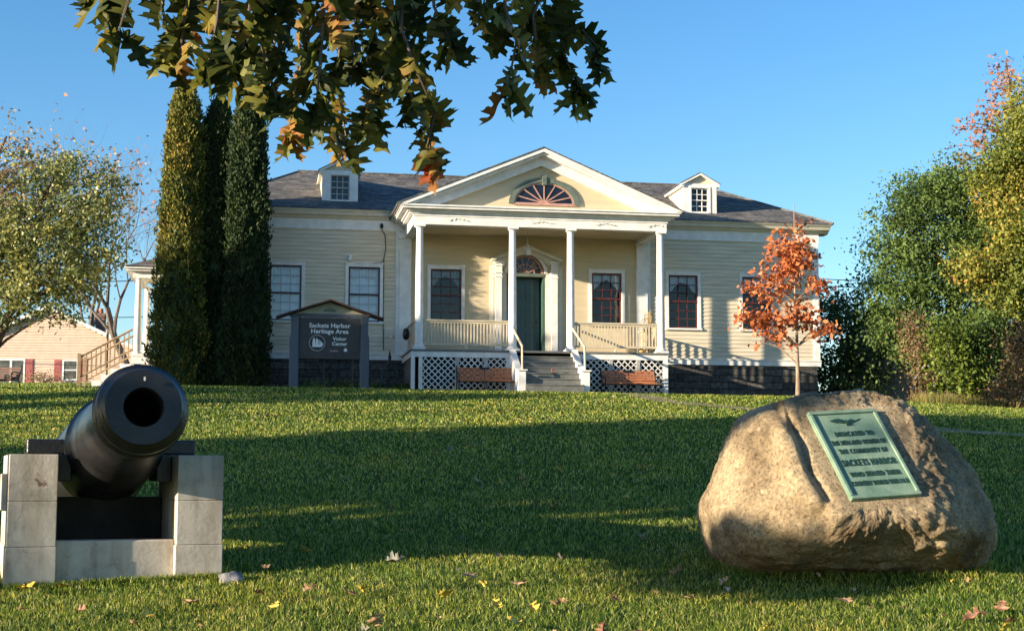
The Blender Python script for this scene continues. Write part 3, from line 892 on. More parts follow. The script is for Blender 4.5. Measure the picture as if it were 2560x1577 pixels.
# ------------------------------------------------------------------ visitor sign
SX, SO = -5.72, -4.0
p = HW(SX, SO)
sign = empty('visitor_sign', (p.x, p.y, Gf(p.x, p.y)), YAW, 'brown grey wooden sign board on two slate posts under a small gabled roof', 'sign')
sb = -Gf(p.x, p.y)
SOFF = (0, 0, -sb)
for sx in (-1, 1):
    q = MB(); c = sx*.87
    q.box(c-.095, c+.095, -.095, .095, sb+3.3+.0*0 if False else 3.3, 5.66)
    # buttress swelling on the outer lower half
    q.prism([(c-sx*.09, 3.3), (c-sx*.11, 4.75), (c+sx*.10, 5.2), (c+sx*.125, 5.05), (c+sx*.125, 3.3)][::(1 if sx < 0 else -1)], -.085, .085)
    q.build('post', MT['postgrey'], sign, off=SOFF, bevel=.01)
q = MB(); q.box(-.775, .775, -.04, .04, 4.56, 5.60)
brd = q.build('board', MT['signboard'], sign, off=SOFF, bevel=.008)
def sign_text(body, x, z, size, m='letter', name='lettering', **k):
    vs, fs = text_mb(body, size, **k)
    mb = MB(); mb.add([(x+v.x, -.044-v.z, z+v.y) for v in vs], fs)
    return mb.build(name, MT[m], brd, off=SOFF)
sign_text('Sackets Harbor', 0, 5.40, .155, bold=.0035, sx=1.06)
sign_text('Heritage Area', 0, 5.255, .155, bold=.0035, sx=1.06)
sign_text('Visitor', .25, 5.07, .125, bold=.003, sx=1.0)
sign_text('Center', .25, 4.945, .125, bold=.003, sx=1.06)
MT['dimletter'] = pmat('dull_pink_lettering', (0.38, 0.33, 0.33), .6, .1, 10)
q = MB()
for i in range(6): q.box(.02+.033*i, .04+.033*i, -.048, -.04, 4.745, 4.785+(.012 if i in (0,3) else 0))
q.box(.02, .215, -.046, -.041, 4.755, 4.762)
q.build('small_lettering', MT['dimletter'], brd, off=SOFF)
q = MB(); q.prism([(.36,4.755),(.44,4.755),(.44,4.80),(.455,4.80),(.40,4.845),(.345,4.80),(.36,4.80)], -.048, -.04)
q.build('small_emblem', MT['letter'], brd, off=SOFF)
q = MB(); ell_band(q, -.31, 4.96, .185, .185, .205, .205, -.050, -.04, 36, 0, 2*math.pi); em = q.build('emblem_ring', MT['dimletter'], brd, off=SOFF)
q = MB(); q.prism([(-.31+.185*math.cos(-2*math.pi*i/30), 4.96+.185*math.sin(-2*math.pi*i/30)) for i in range(30)], -.044, -.039); MT['navyb'] = pmat('dark_emblem_ground', (.025,.028,.035), .6, .1, 8); q.build('emblem_ground', MT['navyb'], brd, off=SOFF)
q = MB()
for poly in ([(-.43,4.86),(-.20,4.86),(-.15,4.93),(-.43,4.895)], [(-.43,4.90),(-.35,4.90),(-.36,5.04),(-.42,5.04)], [(-.415,5.045),(-.365,5.045),(-.372,5.085),(-.405,5.085)],
             [(-.345,4.90),(-.285,4.90),(-.29,5.05),(-.335,5.09)], [(-.275,4.91),(-.245,4.91),(-.275,5.07)], [(-.235,4.92),(-.205,4.925),(-.262,5.05)], [(-.195,4.925),(-.15,4.935),(-.25,5.04)]):
    q.prism(poly[::-1], -.052, -.044)
q.build('ship_emblem', MT['letter'], brd, off=SOFF)
q = MB(); q.box(-1.0, 1.0, -.06, .06, 5.62, 5.70); q.build('cross_beam', MT['postgrey'], sign, off=SOFF)
MT['signgable'] = pmat('beige_sign_gable', (0.42,0.40,0.30), .6, .08, 5)
q = MB(); q.prism([(-.86,5.70),(.86,5.70),(0,5.99)], -.035, .035); gb = q.build('gable_panel', MT['signgable'], sign, off=SOFF)
q = MB(); q.prism([(.17*math.cos(math.pi*i/16), 5.745+.10*math.sin(math.pi*i/16)) for i in range(16,-1,-1)], -.045, -.034); q.build('half_round_vent', MT['sage'], gb, off=SOFF)
MT['signroof'] = pmat('dark_red_brown_roof_edge', (0.075,0.035,0.03), .7, .2, 10)
q = MB()
for sx in (-1, 1):
    a = [(0,-.30,6.05),(sx*1.34,-.30,5.60),(sx*1.34,.30,5.60),(0,.30,6.05)]; b = [(v[0],v[1],v[2]-.035) for v in a]
    q.add(a+b, [(0,1,2,3),(7,6,5,4),(0,4,5,1),(1,5,6,2),(3,2,6,7)] if sx < 0 else [(3,2,1,0),(4,5,6,7),(1,5,4,0),(2,6,5,1),(7,6,2,3)])
q.build('small_roof', MT['signroof'], sign, off=SOFF)

# obelisk trellis between sign and porch
p = HW(-3.95, -1.2)
tr = empty('garden_trellis', (p.x, p.y, Gf(p.x, p.y)), YAW, 'dark green four legged garden trellis with pointed top right of the sign', 'trellis')
MT['trellis'] = pmat('dark_green_metal', (0.03,0.075,0.06), .5, .15, 10)
q = MB()
for sx in (-1,1):
    for sy in (-1,1):
        q.tube([(sx*.26,sy*.22,0),(sx*.22,sy*.19,.35),(sx*.13,sy*.11,.66),(0,0,.82)], .014, 6)
for h_, w_ in ((.2,.24),(.45,.19),(.62,.14)):
    q.tube([(-w_,-w_*.85,h_),(w_,-w_*.85,h_),(w_,w_*.85,h_),(-w_,w_*.85,h_),(-w_,-w_*.85,h_)], .008, 5)
q.build('frame', MT['trellis'], tr, smooth=True)
q = MB(); q.lathe([(.78,.05),(.86,.035),(.92,.05),(.98,.03),(1.1,.008)], n=12); q.build('finial', MT['iron'], tr, smooth=True)

# ------------------------------------------------------------------ benches
def make_bench(name, label, wood, w=1.46, dark=False):
    t = empty(name, (0,0,0), 0, label, 'bench')
    nb = 5
    s = MB()
    for i in range(nb):
        z = .285+.062*i; y = .10+.035*i
        s.box(-w/2, w/2, y-.012, y+.012, z, z+.05)
    s.build('backrest', wood, t, bevel=.005)
    s = MB()
    for i in range(5):
        y = -.30+.085*i; s.box(-w/2, w/2, y-.035, y+.035, .245, .27)
    s.build('seat', wood, t, bevel=.005)
    for x in (-w/2-.01, w/2+.01):
        e = MB()
        e.tube([(x,-.30,0),(x,-.27,.10),(x,-.31,.20),(x,-.30,.245),(x,.05,.245),(x,.12,.35),(x,.26,.62)], .016, 6)
        e.tube([(x,.20,0),(x,.15,.12),(x,.10,.24)], .016, 6)
        e.tube([(x,-.30,.25),(x,-.34,.34),(x,-.30,.42),(x,-.2,.44),(x,.12,.43)], .013, 6)
        e.tube([(x+.0,-.30+.05*math.cos(a),.37+.045*math.sin(a)) for a in [k*.6 for k in range(9)]], .009, 5)
        e.build('iron_end', MT['iron'], t, smooth=True)
    e = MB(); e.tube([(0,-.26,0),(0,-.22,.23),(0,.06,.235),(0,.10,.3),(0,.22,.55)], .013, 6); e.tube([(0,.17,0),(0,.08,.23)], .013, 6)
    e.build('middle_leg', MT['iron'], t, smooth=True)
    e = MB(); e.box(-.13,.13,.205,.222,.545,.59); e.build('name_plate', MT['iron'], t)
    return t
def copy_tree(o, parent=None):
    c = o.copy(); C.objects.link(c)
    if parent: c.parent = parent
    for ch in list(o.children): copy_tree(ch, c)
    return c
b1 = make_bench('park_bench', 'orange brown slatted bench left of the porch steps', MT['benchwood'])
b2 = copy_tree(b1); b2['label'] = 'orange brown slatted bench right of the porch steps'
for b, X_ in ((b1, -1.60), (b2, 2.29)):
    b.scale = (1, 1, 1.16)
    q = HW(X_, -3.05); b.location = (q.x, q.y, Gf(q.x, q.y)+.0); b.rotation_euler = (0,0,YAW)
    b['group'] = 'benches in front of the porch lattice'
MT['darkwood'] = pmat('dark_red_brown_bench_wood', (0.10,0.035,0.025), .5, .2, 8)
b3 = make_bench('park_bench', 'dark red brown bench at the left edge beside the neighbouring house', MT['darkwood'], 1.5)
b3.scale = (1.15,1.15,1.25); b3.location = (-15.75, 44.6, Gf(-15.75,44.6)); b3.rotation_euler = (0,0,R(-8))
q = MB(); q.lathe([(-.085,.02),(-.07,.06),(-.03,.095),(.02,.10),(.06,.075),(.085,.02)], n=20)
MT['gourd'] = pmat('pale_gourd_skin', (0.72,0.50,0.30), .5, .2, 10)
gd = q.build('gourd', MT['gourd'], smooth='all'); gd.location = (-15.18, 44.45, Gf(-15.18,44.45)+.43)
tag(gd, 'pale round gourd sitting on the dark bench at the left edge', 'gourd')

# items on the porch
p = HW(3.05, -2.15); cs = empty('corn_stalk_bundle', (p.x,p.y,4.985), YAW, 'dry yellow corn stalks standing behind the right porch railing', 'corn stalks')
rnd = random.Random(5); q = MB()
for i in range(16):
    a = rnd.random()*6.28; rr_ = .05*rnd.random()
    q.tube([(rr_*math.cos(a),rr_*math.sin(a),0),(rr_*math.cos(a)*.5,rr_*math.sin(a)*.5,.45),(rr_*2.2*math.cos(a),rr_*2.2*math.sin(a),.95+.3*rnd.random())], [.012,.01,.004], 5)
MT['straw'] = pmat('dry_corn_straw', (0.62,0.45,0.19), .8, .2, 12)
q.build('stalks', MT['straw'], cs)
q = MB()
for i in range(40):
    a = rnd.random()*6.28; z = .3+.8*rnd.random(); L_ = .12+.14*rnd.random()
    d = Vector((math.cos(a), math.sin(a), 0)); s_ = Vector((-d.y, d.x, 0))*.014
    p0 = d*.03+Vector((0,0,z)); p1 = p0+d*L_*.6+Vector((0,0,.05)); p2 = p0+d*L_+Vector((0,0,-.09))
    q.add([p0-s_, p0+s_, p1+s_, p2, p1-s_], [(0,1,2,4),(4,2,3)])
q.build('husks', MT['straw'], cs)
q = MB()
q.lathe([(0,.03),(.02,.08),(.07,.10),(.11,.085),(.14,.03)], n=16); MT['pump'] = pmat('tan_pumpkin_skin', (0.62,0.38,0.14), .5, .15, 9)
pk = q.build('pumpkin', MT['pump'], smooth='all'); w = HW(2.84,-2.2); pk.location = (w.x,w.y,4.985); tag(pk, 'small tan pumpkin on the porch floor beside the corn stalks', 'pumpkin')
q = MB(); q.box(-.045,.045,-.05,.05,0,.12); bk = q.build('doorstop_brick', MT['brick'], bevel=.006)
w = HW(.12,-3.50); bk.location = (w.x,w.y,4.985-.165*4+.0); bk.rotation_euler=(0,0,YAW); tag(bk, 'small brown brick standing on the porch steps', 'brick')
MT['mat'] = pmat('dark_green_rubber', (0.02,0.035,0.03), .7, .2, 30, .4, 100)
q = MB(); q.prismx([(-.16,0),(.16,0),(.16,.03),(-.16,.03)], -.52,.52); dm = q.build('boot_mat', MT['mat'], bevel=.008)
w = HW(-.05,-4.25); dm.location=(w.x,w.y,Gf(w.x,w.y)+.02); dm.rotation_euler=(0,0,YAW); tag(dm,'long dark green mat lying at the foot of the porch steps','mat')

# ------------------------------------------------------------------ cannon
CA = R(21.0)
cx_, cy_ = -2.765, 10.28
def CW(v):   # pedestal frame -> world xy
    return Vector((cx_+v[0]*math.cos(CA)-v[1]*math.sin(CA), cy_+v[0]*math.sin(CA)+v[1]*math.cos(CA), v[2]))
ped = empty('cannon_pedestal', (cx_, cy_, .9), CA, 'pale grey concrete pedestal of two block posts and a cross wall carrying the black cannon', 'pedestal')
def concmat():
    m, t, out = nodes('weathered_concrete')
    b = t.nodes.new('ShaderNodeBsdfPrincipled'); b.inputs['Roughness'].default_value = .85; b.inputs['Specular IOR Level'].default_value=.25
    t.links.new(b.outputs[0], out.inputs[0])
    tc = t.nodes.new('ShaderNodeTexCoord')
    n = t.nodes.new('ShaderNodeTexNoise'); n.inputs['Scale'].default_value=4; n.inputs['Detail'].default_value=10; n.inputs['Roughness'].default_value=.65
    t.links.new(tc.outputs['Object'], n.inputs[0])
    r = ramp(t, n.outputs[0], [(.28,(.30,.27,.235)),(.5,(.50,.455,.40)),(.7,(.60,.55,.48))])
    v = t.nodes.new('ShaderNodeTexVoronoi'); v.feature='DISTANCE_TO_EDGE'; v.inputs['Scale'].default_value=2.6
    nm = t.nodes.new('ShaderNodeVectorMath'); nm.operation='MULTIPLY_ADD'; nm.inputs[1].default_value=(.35,.35,.35)
    n5 = t.nodes.new('ShaderNodeTexNoise'); n5.inputs['Scale'].default_value=5; t.links.new(tc.outputs['Object'], n5.inputs[0])
    t.links.new(n5.outputs[1], nm.inputs[0]); t.links.new(tc.outputs['Object'], nm.inputs[2]); t.links.new(nm.outputs[0], v.inputs[0])
    rc_ = ramp(t, v.outputs[0], [(0,(.66,.62,.58)),(.012,(1,1,1))])
    mc = t.nodes.new('ShaderNodeMix'); mc.data_type='RGBA'; mc.blend_type='MULTIPLY'; mc.inputs[0].default_value=.7
    t.links.new(r.outputs[0], mc.inputs[6]); t.links.new(rc_.outputs[0], mc.inputs[7])
    # chipped scar on one block, streak stains elsewhere
    dv = t.nodes.new('ShaderNodeVectorMath'); dv.operation='DISTANCE'; dv.inputs[1].default_value=(-.50,-.48,.72)
    n6 = t.nodes.new('ShaderNodeVectorMath'); n6.operation='MULTIPLY_ADD'; n6.inputs[1].default_value=(.22,.0,.30); n6.inputs[2].default_value=(-.11,0,-.15)
    n7 = t.nodes.new('ShaderNodeTexNoise'); n7.inputs['Scale'].default_value=14; n7.inputs['Detail'].default_value=6; t.links.new(tc.outputs['Object'], n7.inputs[0])
    ad6 = t.nodes.new('ShaderNodeVectorMath'); ad6.operation='ADD'
    t.links.new(n7.outputs[1], n6.inputs[0]); t.links.new(n6.outputs[0], ad6.inputs[0]); t.links.new(tc.outputs['Object'], ad6.inputs[1]); t.links.new(ad6.outputs[0], dv.inputs[0])
    r6 = ramp(t, dv.outputs['Value'], [(.02,(.45,.38,.34)),(.04,(1.12,1.1,1.08)),(.075,(1,1,1))])
    m6 = t.nodes.new('ShaderNodeMix'); m6.data_type='RGBA'; m6.blend_type='MULTIPLY'; m6.inputs[0].default_value=1
    t.links.new(mc.outputs[2], m6.inputs[6]); t.links.new(r6.outputs[0], m6.inputs[7])
    ms = t.nodes.new('ShaderNodeMapping'); ms.inputs['Scale'].default_value=(9,9,1.2); t.links.new(tc.outputs['Object'], ms.inputs[0])
    n8 = t.nodes.new('ShaderNodeTexNoise'); n8.inputs['Scale'].default_value=1.5; n8.inputs['Detail'].default_value=7; t.links.new(ms.outputs[0], n8.inputs[0])
    r8 = ramp(t, n8.outputs[0], [(.36,(.72,.69,.64)),(.52,(1,1,1))])
    m8 = t.nodes.new('ShaderNodeMix'); m8.data_type='RGBA'; m8.blend_type='MULTIPLY'; m8.inputs[0].default_value=.8
    t.links.new(m6.outputs[2], m8.inputs[6]); t.links.new(r8.outputs[0], m8.inputs[7]); t.links.new(m8.outputs[2], b.inputs['Base Color'])
    n2 = t.nodes.new('ShaderNodeTexNoise'); n2.inputs['Scale'].default_value=30; n2.inputs['Detail'].default_value=8; t.links.new(tc.outputs['Object'], n2.inputs[0])
    bp = t.nodes.new('ShaderNodeBump'); bp.inputs['Strength'].default_value=.22; bp.inputs['Distance'].default_value=.008
    t.links.new(n2.outputs[0], bp.inputs['Height']); t.links.new(bp.outputs[0], b.inputs['Normal'])
    return m
MT['conc'] = concmat()
HWP = .69; PWD = .305
POFF = (0,0,.9)
for sx in (-1, 1):
    xa, xb = (-HWP, -HWP+PWD) if sx < 0 else (HWP-PWD, HWP)
    zz = [.75, 1.19, 1.483, 1.787]
    for i in range(3):
        q = MB(); d = .003*i
        q.box(xa-d*0-(.006 if i==0 else 0), xb+(.004 if i==0 else 0), -.47-.003*(2-i), .47, zz[i]+.0008, zz[i+1]-.0008)
        blk = q.build('post_block', MT['conc'], ped, off=POFF, bevel=.005, seg=2)
q = MB(); q.box(-HWP+PWD+.002, HWP-PWD-.002, -.40, -.22, .75, 1.225); q.build('front_cross_block', MT['conc'], ped, off=POFF, bevel=.012)
q = MB(); q.box(-HWP+PWD+.002, HWP-PWD-.002, .24, .44, .75, 1.50); MT['dark_conc'] = pmat('dark_concrete', (.035,.034,.033), .85, .25, 6, .3, 40); q.build('rear_cross_block', MT['dark_conc'], ped, off=POFF, bevel=.012)  # rear block between the posts gets a near-black base colour
q = MB(); q.box(-HWP-.032, -HWP-.001, -.38, .05, 1.42, 1.66); q.build('side_plate', MT['conc'], ped, off=POFF, bevel=.005)

can = empty('cannon', (cx_, cy_, 1.80), CA, 'black painted iron cannon with a wide muzzle aimed at the viewer on concrete posts', 'cannon')
EL = R(7.0)
MT['gun'] = pmat('gloss_black_paint', (0.020,0.020,0.022), 0.36, 0.25, 7, 0.3, 45, spec=.55, col2=(.011,.011,.012))
axd = (0, -math.cos(EL), math.sin(EL))
prof = [(-1.60,.30),(-1.57,.345),(-1.50,.365),(-1.42,.365),(-1.40,.35),(-1.0,.352),(-.98,.362),(-.93,.362),(-.91,.350),(-.30,.338),(.12,.322),(.14,.330),(.20,.330),(.22,.312),
        (.60,.280),(1.0,.250),(1.22,.238),(1.24,.247),(1.28,.247),(1.30,.238),(1.38,.246),(1.46,.262),(1.48,.274),(1.50,.279),(1.51,.266),(1.525,.264),(1.535,.277),(1.56,.279),(1.57,.266),(1.58,.263),(1.59,.271),(1.615,.268),(1.625,.252),(1.64,.248),(1.645,.240),(1.66,.238),(1.675,.226),(1.68,.222),(1.682,.118),(1.672,.112),(1.55,.111),(.6,.111)]
q = MB(); q.lathe(prof, (0,0,.045), axd, 72, cap=(True,True)); 
q.build('barrel', MT['gun'], can, smooth=True, angle=50)
q = MB(); q.lathe([(1.60,.02),(1.62,.16),(1.66,.14),(1.70,.07),(1.76,.07),(1.82,.13),(1.90,.14),(1.97,.09),(2.0,.02)], (0,0,.045), (0, math.cos(EL), -math.sin(EL)), 28); q.build('breech_knob', MT['gun'], can, smooth=True)
for sx in (-1, 1):
    q = MB(); a, b = sorted((sx*.24, sx*.565))
    q.box(a, b, -.055, .055, -.008, .095); q.build('trunnion', MT['gun'], can, bevel=.014, seg=3)
    q = MB(); a, b = sorted((sx*.28, sx*.383)); q.box(a, b, -.20, .20, -.19, -.012); q.build('saddle_plate', MT['gun'], can, bevel=.008)
q = MB(); c = Vector((0,0,.045))+Vector(axd)*1.683
q.box(c.x-.004, c.x+.006, c.y-.006, c.y+.002, c.z+.155, c.z+.178); MT['numeral']=pmat('white_stamped_mark',(.7,.7,.7),.5,.05,5); q.build('muzzle_mark', MT['numeral'], can)
# small rocks by the pedestal
rr = MB()

def rock(name, loc, r, label, m, seed, sq=.6):
    rnd = random.Random(seed)
    import bmesh
    bm = bmesh.new(); bmesh.ops.create_icosphere(bm, subdivisions=3, radius=1)
    for v in bm.verts:
        n_ = noise.noise(v.co*1.3+Vector((seed,0,0)))*.35+noise.noise(v.co*4+Vector((seed,3,0)))*.10
        v.co = Vector((v.co.x*r[0], v.co.y*r[1], v.co.z*r[2]))*(1+n_)
    me = bpy.data.meshes.new(name); bm.to_mesh(me); bm.free(); me.materials.append(m)
    me.polygons.foreach_set('use_smooth', [True]*len(me.polygons))
    o = bpy.data.objects.new(name, me); C.objects.link(o); o.location = loc
    return tag(o, label, 'rock')
MT['bluerock'] = pmat('blue_grey_stone', (0.20,0.20,0.22), .85, .25, 9, .6, 40)
rock('rock', (-1.86,9.95,.97), (.09,.07,.05), 'small grey rock at the right foot of the cannon pedestal', MT['bluerock'], 3)
rock('rock', (-3.46,10.15,.98), (.10,.09,.06), 'small tan rock at the left foot of the cannon pedestal', MT['conc'], 8)

# ------------------------------------------------------------------ boulder
BO = [(1.38,1.44),(1.40,1.24),(1.45,1.09),(1.58,0.97),(1.76,0.93),(2.24,0.92),(2.84,0.92),(3.09,0.91),(3.33,0.95),(3.5,1.15),(3.48,1.35),(3.41,1.59),(3.28,1.8),(3.11,1.99),(2.92,2.15),(2.76,2.24),(2.6,2.29),(2.44,2.28),(2.22,2.25),(2.0,2.19),(1.83,2.16),(1.67,2.09),(1.62,2.0),(1.57,1.87),(1.51,1.71)]
bc = (2.42, 1.55); BY = 10.9
def outline_r(th):
    d = (math.cos(th), math.sin(th)); best = .5
    for i in range(len(BO)):
        ax, az = BO[i][0]-bc[0], BO[i][1]-bc[1]; bx, bz = BO[(i+1) % len(BO)][0]-bc[0], BO[(i+1) % len(BO)][1]-bc[1]
        ex, ez = bx-ax, bz-az
        den = d[0]*ez-d[1]*ex
        if abs(den) < 1e-9: continue
        t = (ax*ez-az*ex)/den; u = (ax*d[1]-az*d[0])/den
        if t > 0 and -1e-6 <= u <= 1+1e-6: best = max(best if best != .5 else 0, t)
    return best
PLC = (2.418, 10.25, 1.80)
def plane_y(x, z): return PLC[1]+0.2504*(x-PLC[0])+0.8890*(z-PLC[2])
def groove_x(z): return float(np.interp(z, [1.46,1.68,1.88,2.09,2.2], [2.10,1.99,1.96,1.905,1.90]))
def sst_(a, b, x):
    t = min(1, max(0, (x-a)/(b-a))); return t*t*(3-2*t)
NT, NF = 420, 150
ths = [2*math.pi*i/NT for i in range(NT)]
rs = [outline_r(t) for t in ths]
rs = [sum(rs[(i+k) % NT] for k in range(-4, 5))/9 for i in range(NT)]
bv = []
for j in range(NF+1):
    ph = math.pi*(j/NF)       # 0 front pole .. pi back pole
    sj = max(0.0, math.sin(ph))**.86
    cj = math.cos(ph); cj = math.copysign(abs(cj)**.9, cj)
    for i in range(NT):
        x = bc[0]+rs[i]*sj*math.cos(ths[i]); z = bc[1]+rs[i]*sj*math.sin(ths[i])
        if cj > 0: y = BY-.80*cj+(.20*(x-bc[0])+.55*(z-1.6))*cj
        else: y = BY-1.0*cj
        if cj > 0:
            gx = groove_x(z)
            # ridge left of the groove
            low = sst_(1.36, 1.52, z)
            y -= .13*math.exp(-((x-gx+.07)/.12)**2)*low*sst_(0,.25,2.32-z)
            # planar face right of the groove
            wgt = sst_(gx-.012, gx+.02, x)*sst_(1.20, 1.46, z)*(1-sst_(2.74+.12*(1.8-z), 3.14+.12*(1.8-z), x))
            y = y*(1-wgt)+plane_y(x, z)*wgt + .06*math.exp(-((x-gx-.035)/.025)**2)*low*sst_(0,.2,2.2-z)
            # undercut toward the ground
            y += .20*sst_(1.30, .98, z)*min(1, cj*2)
            # pit on the lower right
            y += .10*math.exp(-((x-2.62)**2/.006+(z-1.20)**2/.012))
        P_ = Vector((x, y, z))
        nz = noise.fractal(P_*2.2, 1.0, 2.0, 4)*.035 + noise.fractal(P_*11.0, .5, 2.1, 5)*(.013+.006*sst_(2.2,2.9,x)*(1 if cj > 0 else 0))
        flat = 1.0
        if cj > 0 and abs(x-PLC[0]) < .40 and abs(z-PLC[2]) < .36: flat = .15
        lr = sst_(2.5, 2.9, x)*sst_(1.5, 1.2, z) if cj > 0 else 0
        nz += lr*abs(noise.noise(P_*5.5))*.03
        nrm = Vector((math.cos(ths[i])*sj, -cj, math.sin(ths[i])*sj)).normalized()
        bv.append(P_+nrm*nz*flat)
bf = []
for j in range(NF):
    for i in range(NT):
        a = j*NT+i; b = j*NT+(i+1) % NT
        bf.append((a, b, b+NT, a+NT))
bf = [f[::-1] for f in bf]
def bouldermat():
    m, t, out = nodes('lichened_granite')
    b = t.nodes.new('ShaderNodeBsdfPrincipled'); b.inputs['Roughness'].default_value=.9; b.inputs['Specular IOR Level'].default_value=.2
    t.links.new(b.outputs[0], out.inputs[0])
    tc = t.nodes.new('ShaderNodeTexCoord')
    def N(sc, det=8, ro=.6, dist=0):
        n = t.nodes.new('ShaderNodeTexNoise'); n.inputs['Scale'].default_value=sc; n.inputs['Detail'].default_value=det; n.inputs['Roughness'].default_value=ro; n.inputs['Distortion'].default_value=dist
        t.links.new(tc.outputs['Object'], n.inputs[0]); return n
    base = ramp(t, N(2.2,10,.7).outputs[0], [(.34,(.13,.095,.06)),(.48,(.30,.23,.145)),(.64,(.50,.40,.26))])
    grain = ramp(t, N(42,6,.8).outputs[0], [(.36,(.38,.34,.31)),(.48,(1,1,1)),(.64,(1.45,1.4,1.3))])
    m1 = t.nodes.new('ShaderNodeMix'); m1.data_type='RGBA'; m1.blend_type='MULTIPLY'; m1.inputs[0].default_value=1
    t.links.new(base.outputs[0], m1.inputs[6]); t.links.new(grain.outputs[0], m1.inputs[7])
    # rusty / ochre patches low right
    sp = t.nodes.new('ShaderNodeSeparateXYZ'); t.links.new(tc.outputs['Object'], sp.inputs[0])
    rn_ = ramp(t, N(3.5,6,.6,.6).outputs[0], [(.56,(0,0,0)),(.66,(1,1,1))])
    mr = t.nodes.new('ShaderNodeMapRange'); mr.inputs[1].default_value=1.45; mr.inputs[2].default_value=1.1; t.links.new(sp.outputs[2], mr.inputs[0])
    ml = t.nodes.new('ShaderNodeMath'); ml.operation='MULTIPLY'; t.links.new(rn_.outputs[0], ml.inputs[0]); t.links.new(mr.outputs[0], ml.inputs[1])
    m2 = t.nodes.new('ShaderNodeMix'); m2.data_type='RGBA'; m2.inputs[7].default_value=(.30,.13,.03,1)
    ml2 = t.nodes.new('ShaderNodeMath'); ml2.operation='MULTIPLY'; ml2.inputs[1].default_value=.7; t.links.new(ml.outputs[0], ml2.inputs[0])
    t.links.new(ml2.outputs[0], m2.inputs[0]); t.links.new(m1.outputs[2], m2.inputs[6])
    # pale lichen spots upper left
    v = t.nodes.new('ShaderNodeTexVoronoi'); v.inputs['Scale'].default_value=9; v.inputs['Randomness'].default_value=1; 
    nm = t.nodes.new('ShaderNodeVectorMath'); nm.operation='MULTIPLY_ADD'; nm.inputs[1].default_value=(.05,.05,.05); t.links.new(N(20,3).outputs[1], nm.inputs[0]); t.links.new(tc.outputs['Object'], nm.inputs[2]); t.links.new(nm.outputs[0], v.inputs[0])
    lr_ = ramp(t, v.outputs[0], [(.13,(1,1,1)),(.19,(0,0,0))])
    mk = ramp(t, N(1.9,3,.5).outputs[0], [(.52,(0,0,0)),(.60,(1,1,1))])
    ml3 = t.nodes.new('ShaderNodeMath'); ml3.operation='MULTIPLY'; t.links.new(lr_.outputs[0], ml3.inputs[0]); t.links.new(mk.outputs[0], ml3.inputs[1])
    m3 = t.nodes.new('ShaderNodeMix'); m3.data_type='RGBA'; m3.inputs[7].default_value=(.62,.58,.38,1)
    t.links.new(ml3.outputs[0], m3.inputs[0]); t.links.new(m2.outputs[2], m3.inputs[6])
    t.links.new(m3.outputs[2], b.inputs['Base Color'])
    bp = t.nodes.new('ShaderNodeBump'); bp.inputs['Strength'].default_value=1.0; bp.inputs['Distance'].default_value=.035
    t.links.new(N(30,10,.75).outputs[0], bp.inputs['Height']); t.links.new(bp.outputs[0], b.inputs['Normal'])
    return m
MT['granite'] = bouldermat()
q = MB(); q.v = [tuple(v) for v in bv]; q.f = bf
bl = q.build('boulder', MT['granite'], smooth='all')
tag(bl, 'large tan granite boulder with a deep groove and a green bronze plaque on its face', 'boulder')

BM = Matrix.Translation((2.353,10.6,1.553)) @ Matrix.Scale(.975, 4) @ Matrix.Translation((-2.42,-10.9,-1.55))
bl.data.transform(BM)
# plaque
U_ = Vector((185,57,12))/362; W_ = Vector((68,-175,-216))/362
pw_, ph_ = U_.length, W_.length
Ux = U_.normalized(); Wv = (-W_).normalized(); Wv = (Wv-Ux*Wv.dot(Ux)).normalized(); Nn = Ux.cross(Wv).normalized()
pq = empty('memorial_plaque', Vector(PLC)+Nn*.012, 0, 'green bronze memorial plaque with an eagle and raised lettering fixed to the boulder', 'plaque')
pm = Matrix((Ux, Wv, Nn)).transposed()
pq.location = BM @ pq.location
pq.rotation_euler = pm.to_euler()
pq.scale = (.975,)*3
MT['verd'] = pmat('verdigris_bronze', (0.22,0.31,0.225), .6, .12, 7, .25, 60, spec=.4, col2=(0.12,0.21,0.155))
MT['verd_shade'] = pmat('shaded_verdigris_relief', (0.018,0.05,0.036), .5, .15, 20)  # darker green puts recess shade into the letters and eagle
hw_, hh_ = pw_/2, ph_/2
q = MB(); q.box(-hw_, hw_, -hh_, hh_, -.05, .006); plate = q.build('plate', MT['verd'], pq, bevel=.003)
q = MB(); bw_ = .030
for (a, b, c_, d) in ((-hw_,hw_,hh_-bw_,hh_),(-hw_,hw_,-hh_,-hh_+bw_),(-hw_,-hw_+bw_,-hh_+bw_,hh_-bw_),(hw_-bw_,hw_,-hh_+bw_,hh_-bw_)):
    q.box(a, b, c_, d, .0065, .022)
q.build('raised_border', MT['verd'], pq, bevel=.008, seg=3)
for body, v_, sz, tw in (('DEDICATED TO', .275, .058, .30), ('THE MEN AND WOMEN OF', .375, .058, .425), ('THE COMMUNITY OF', .475, .058, .375), ('SACKETS HARBOR', .605, .080, .415), ('WHO SERVED THEIR', .735, .058, .385), ('COUNTRY WORLD WAR I & II', .835, .056, .430)):
    vs, fs = text_mb(body, sz, extrude=.003, bold=.0008, spacing=1.12)
    x0_, x1_ = min(v.x for v in vs), max(v.x for v in vs); k = tw/(x1_-x0_); xm_ = (x0_+x1_)/2
    mb = MB(); mb.add([((v.x-xm_)*k+.008, v.y+hh_-v_*ph_, .0065+v.z+.002) for v in vs], fs); mb.build('lettering', MT['verd_shade'], pq)
q = MB(); ey_ = hh_-.135*ph_
def rel(poly, z0=.0065, z1=.011):
    st = len(q.v); q.prism(poly, z0, z1)
    q.xf(lambda v: Vector((v.x, v.z, v.y)), st)
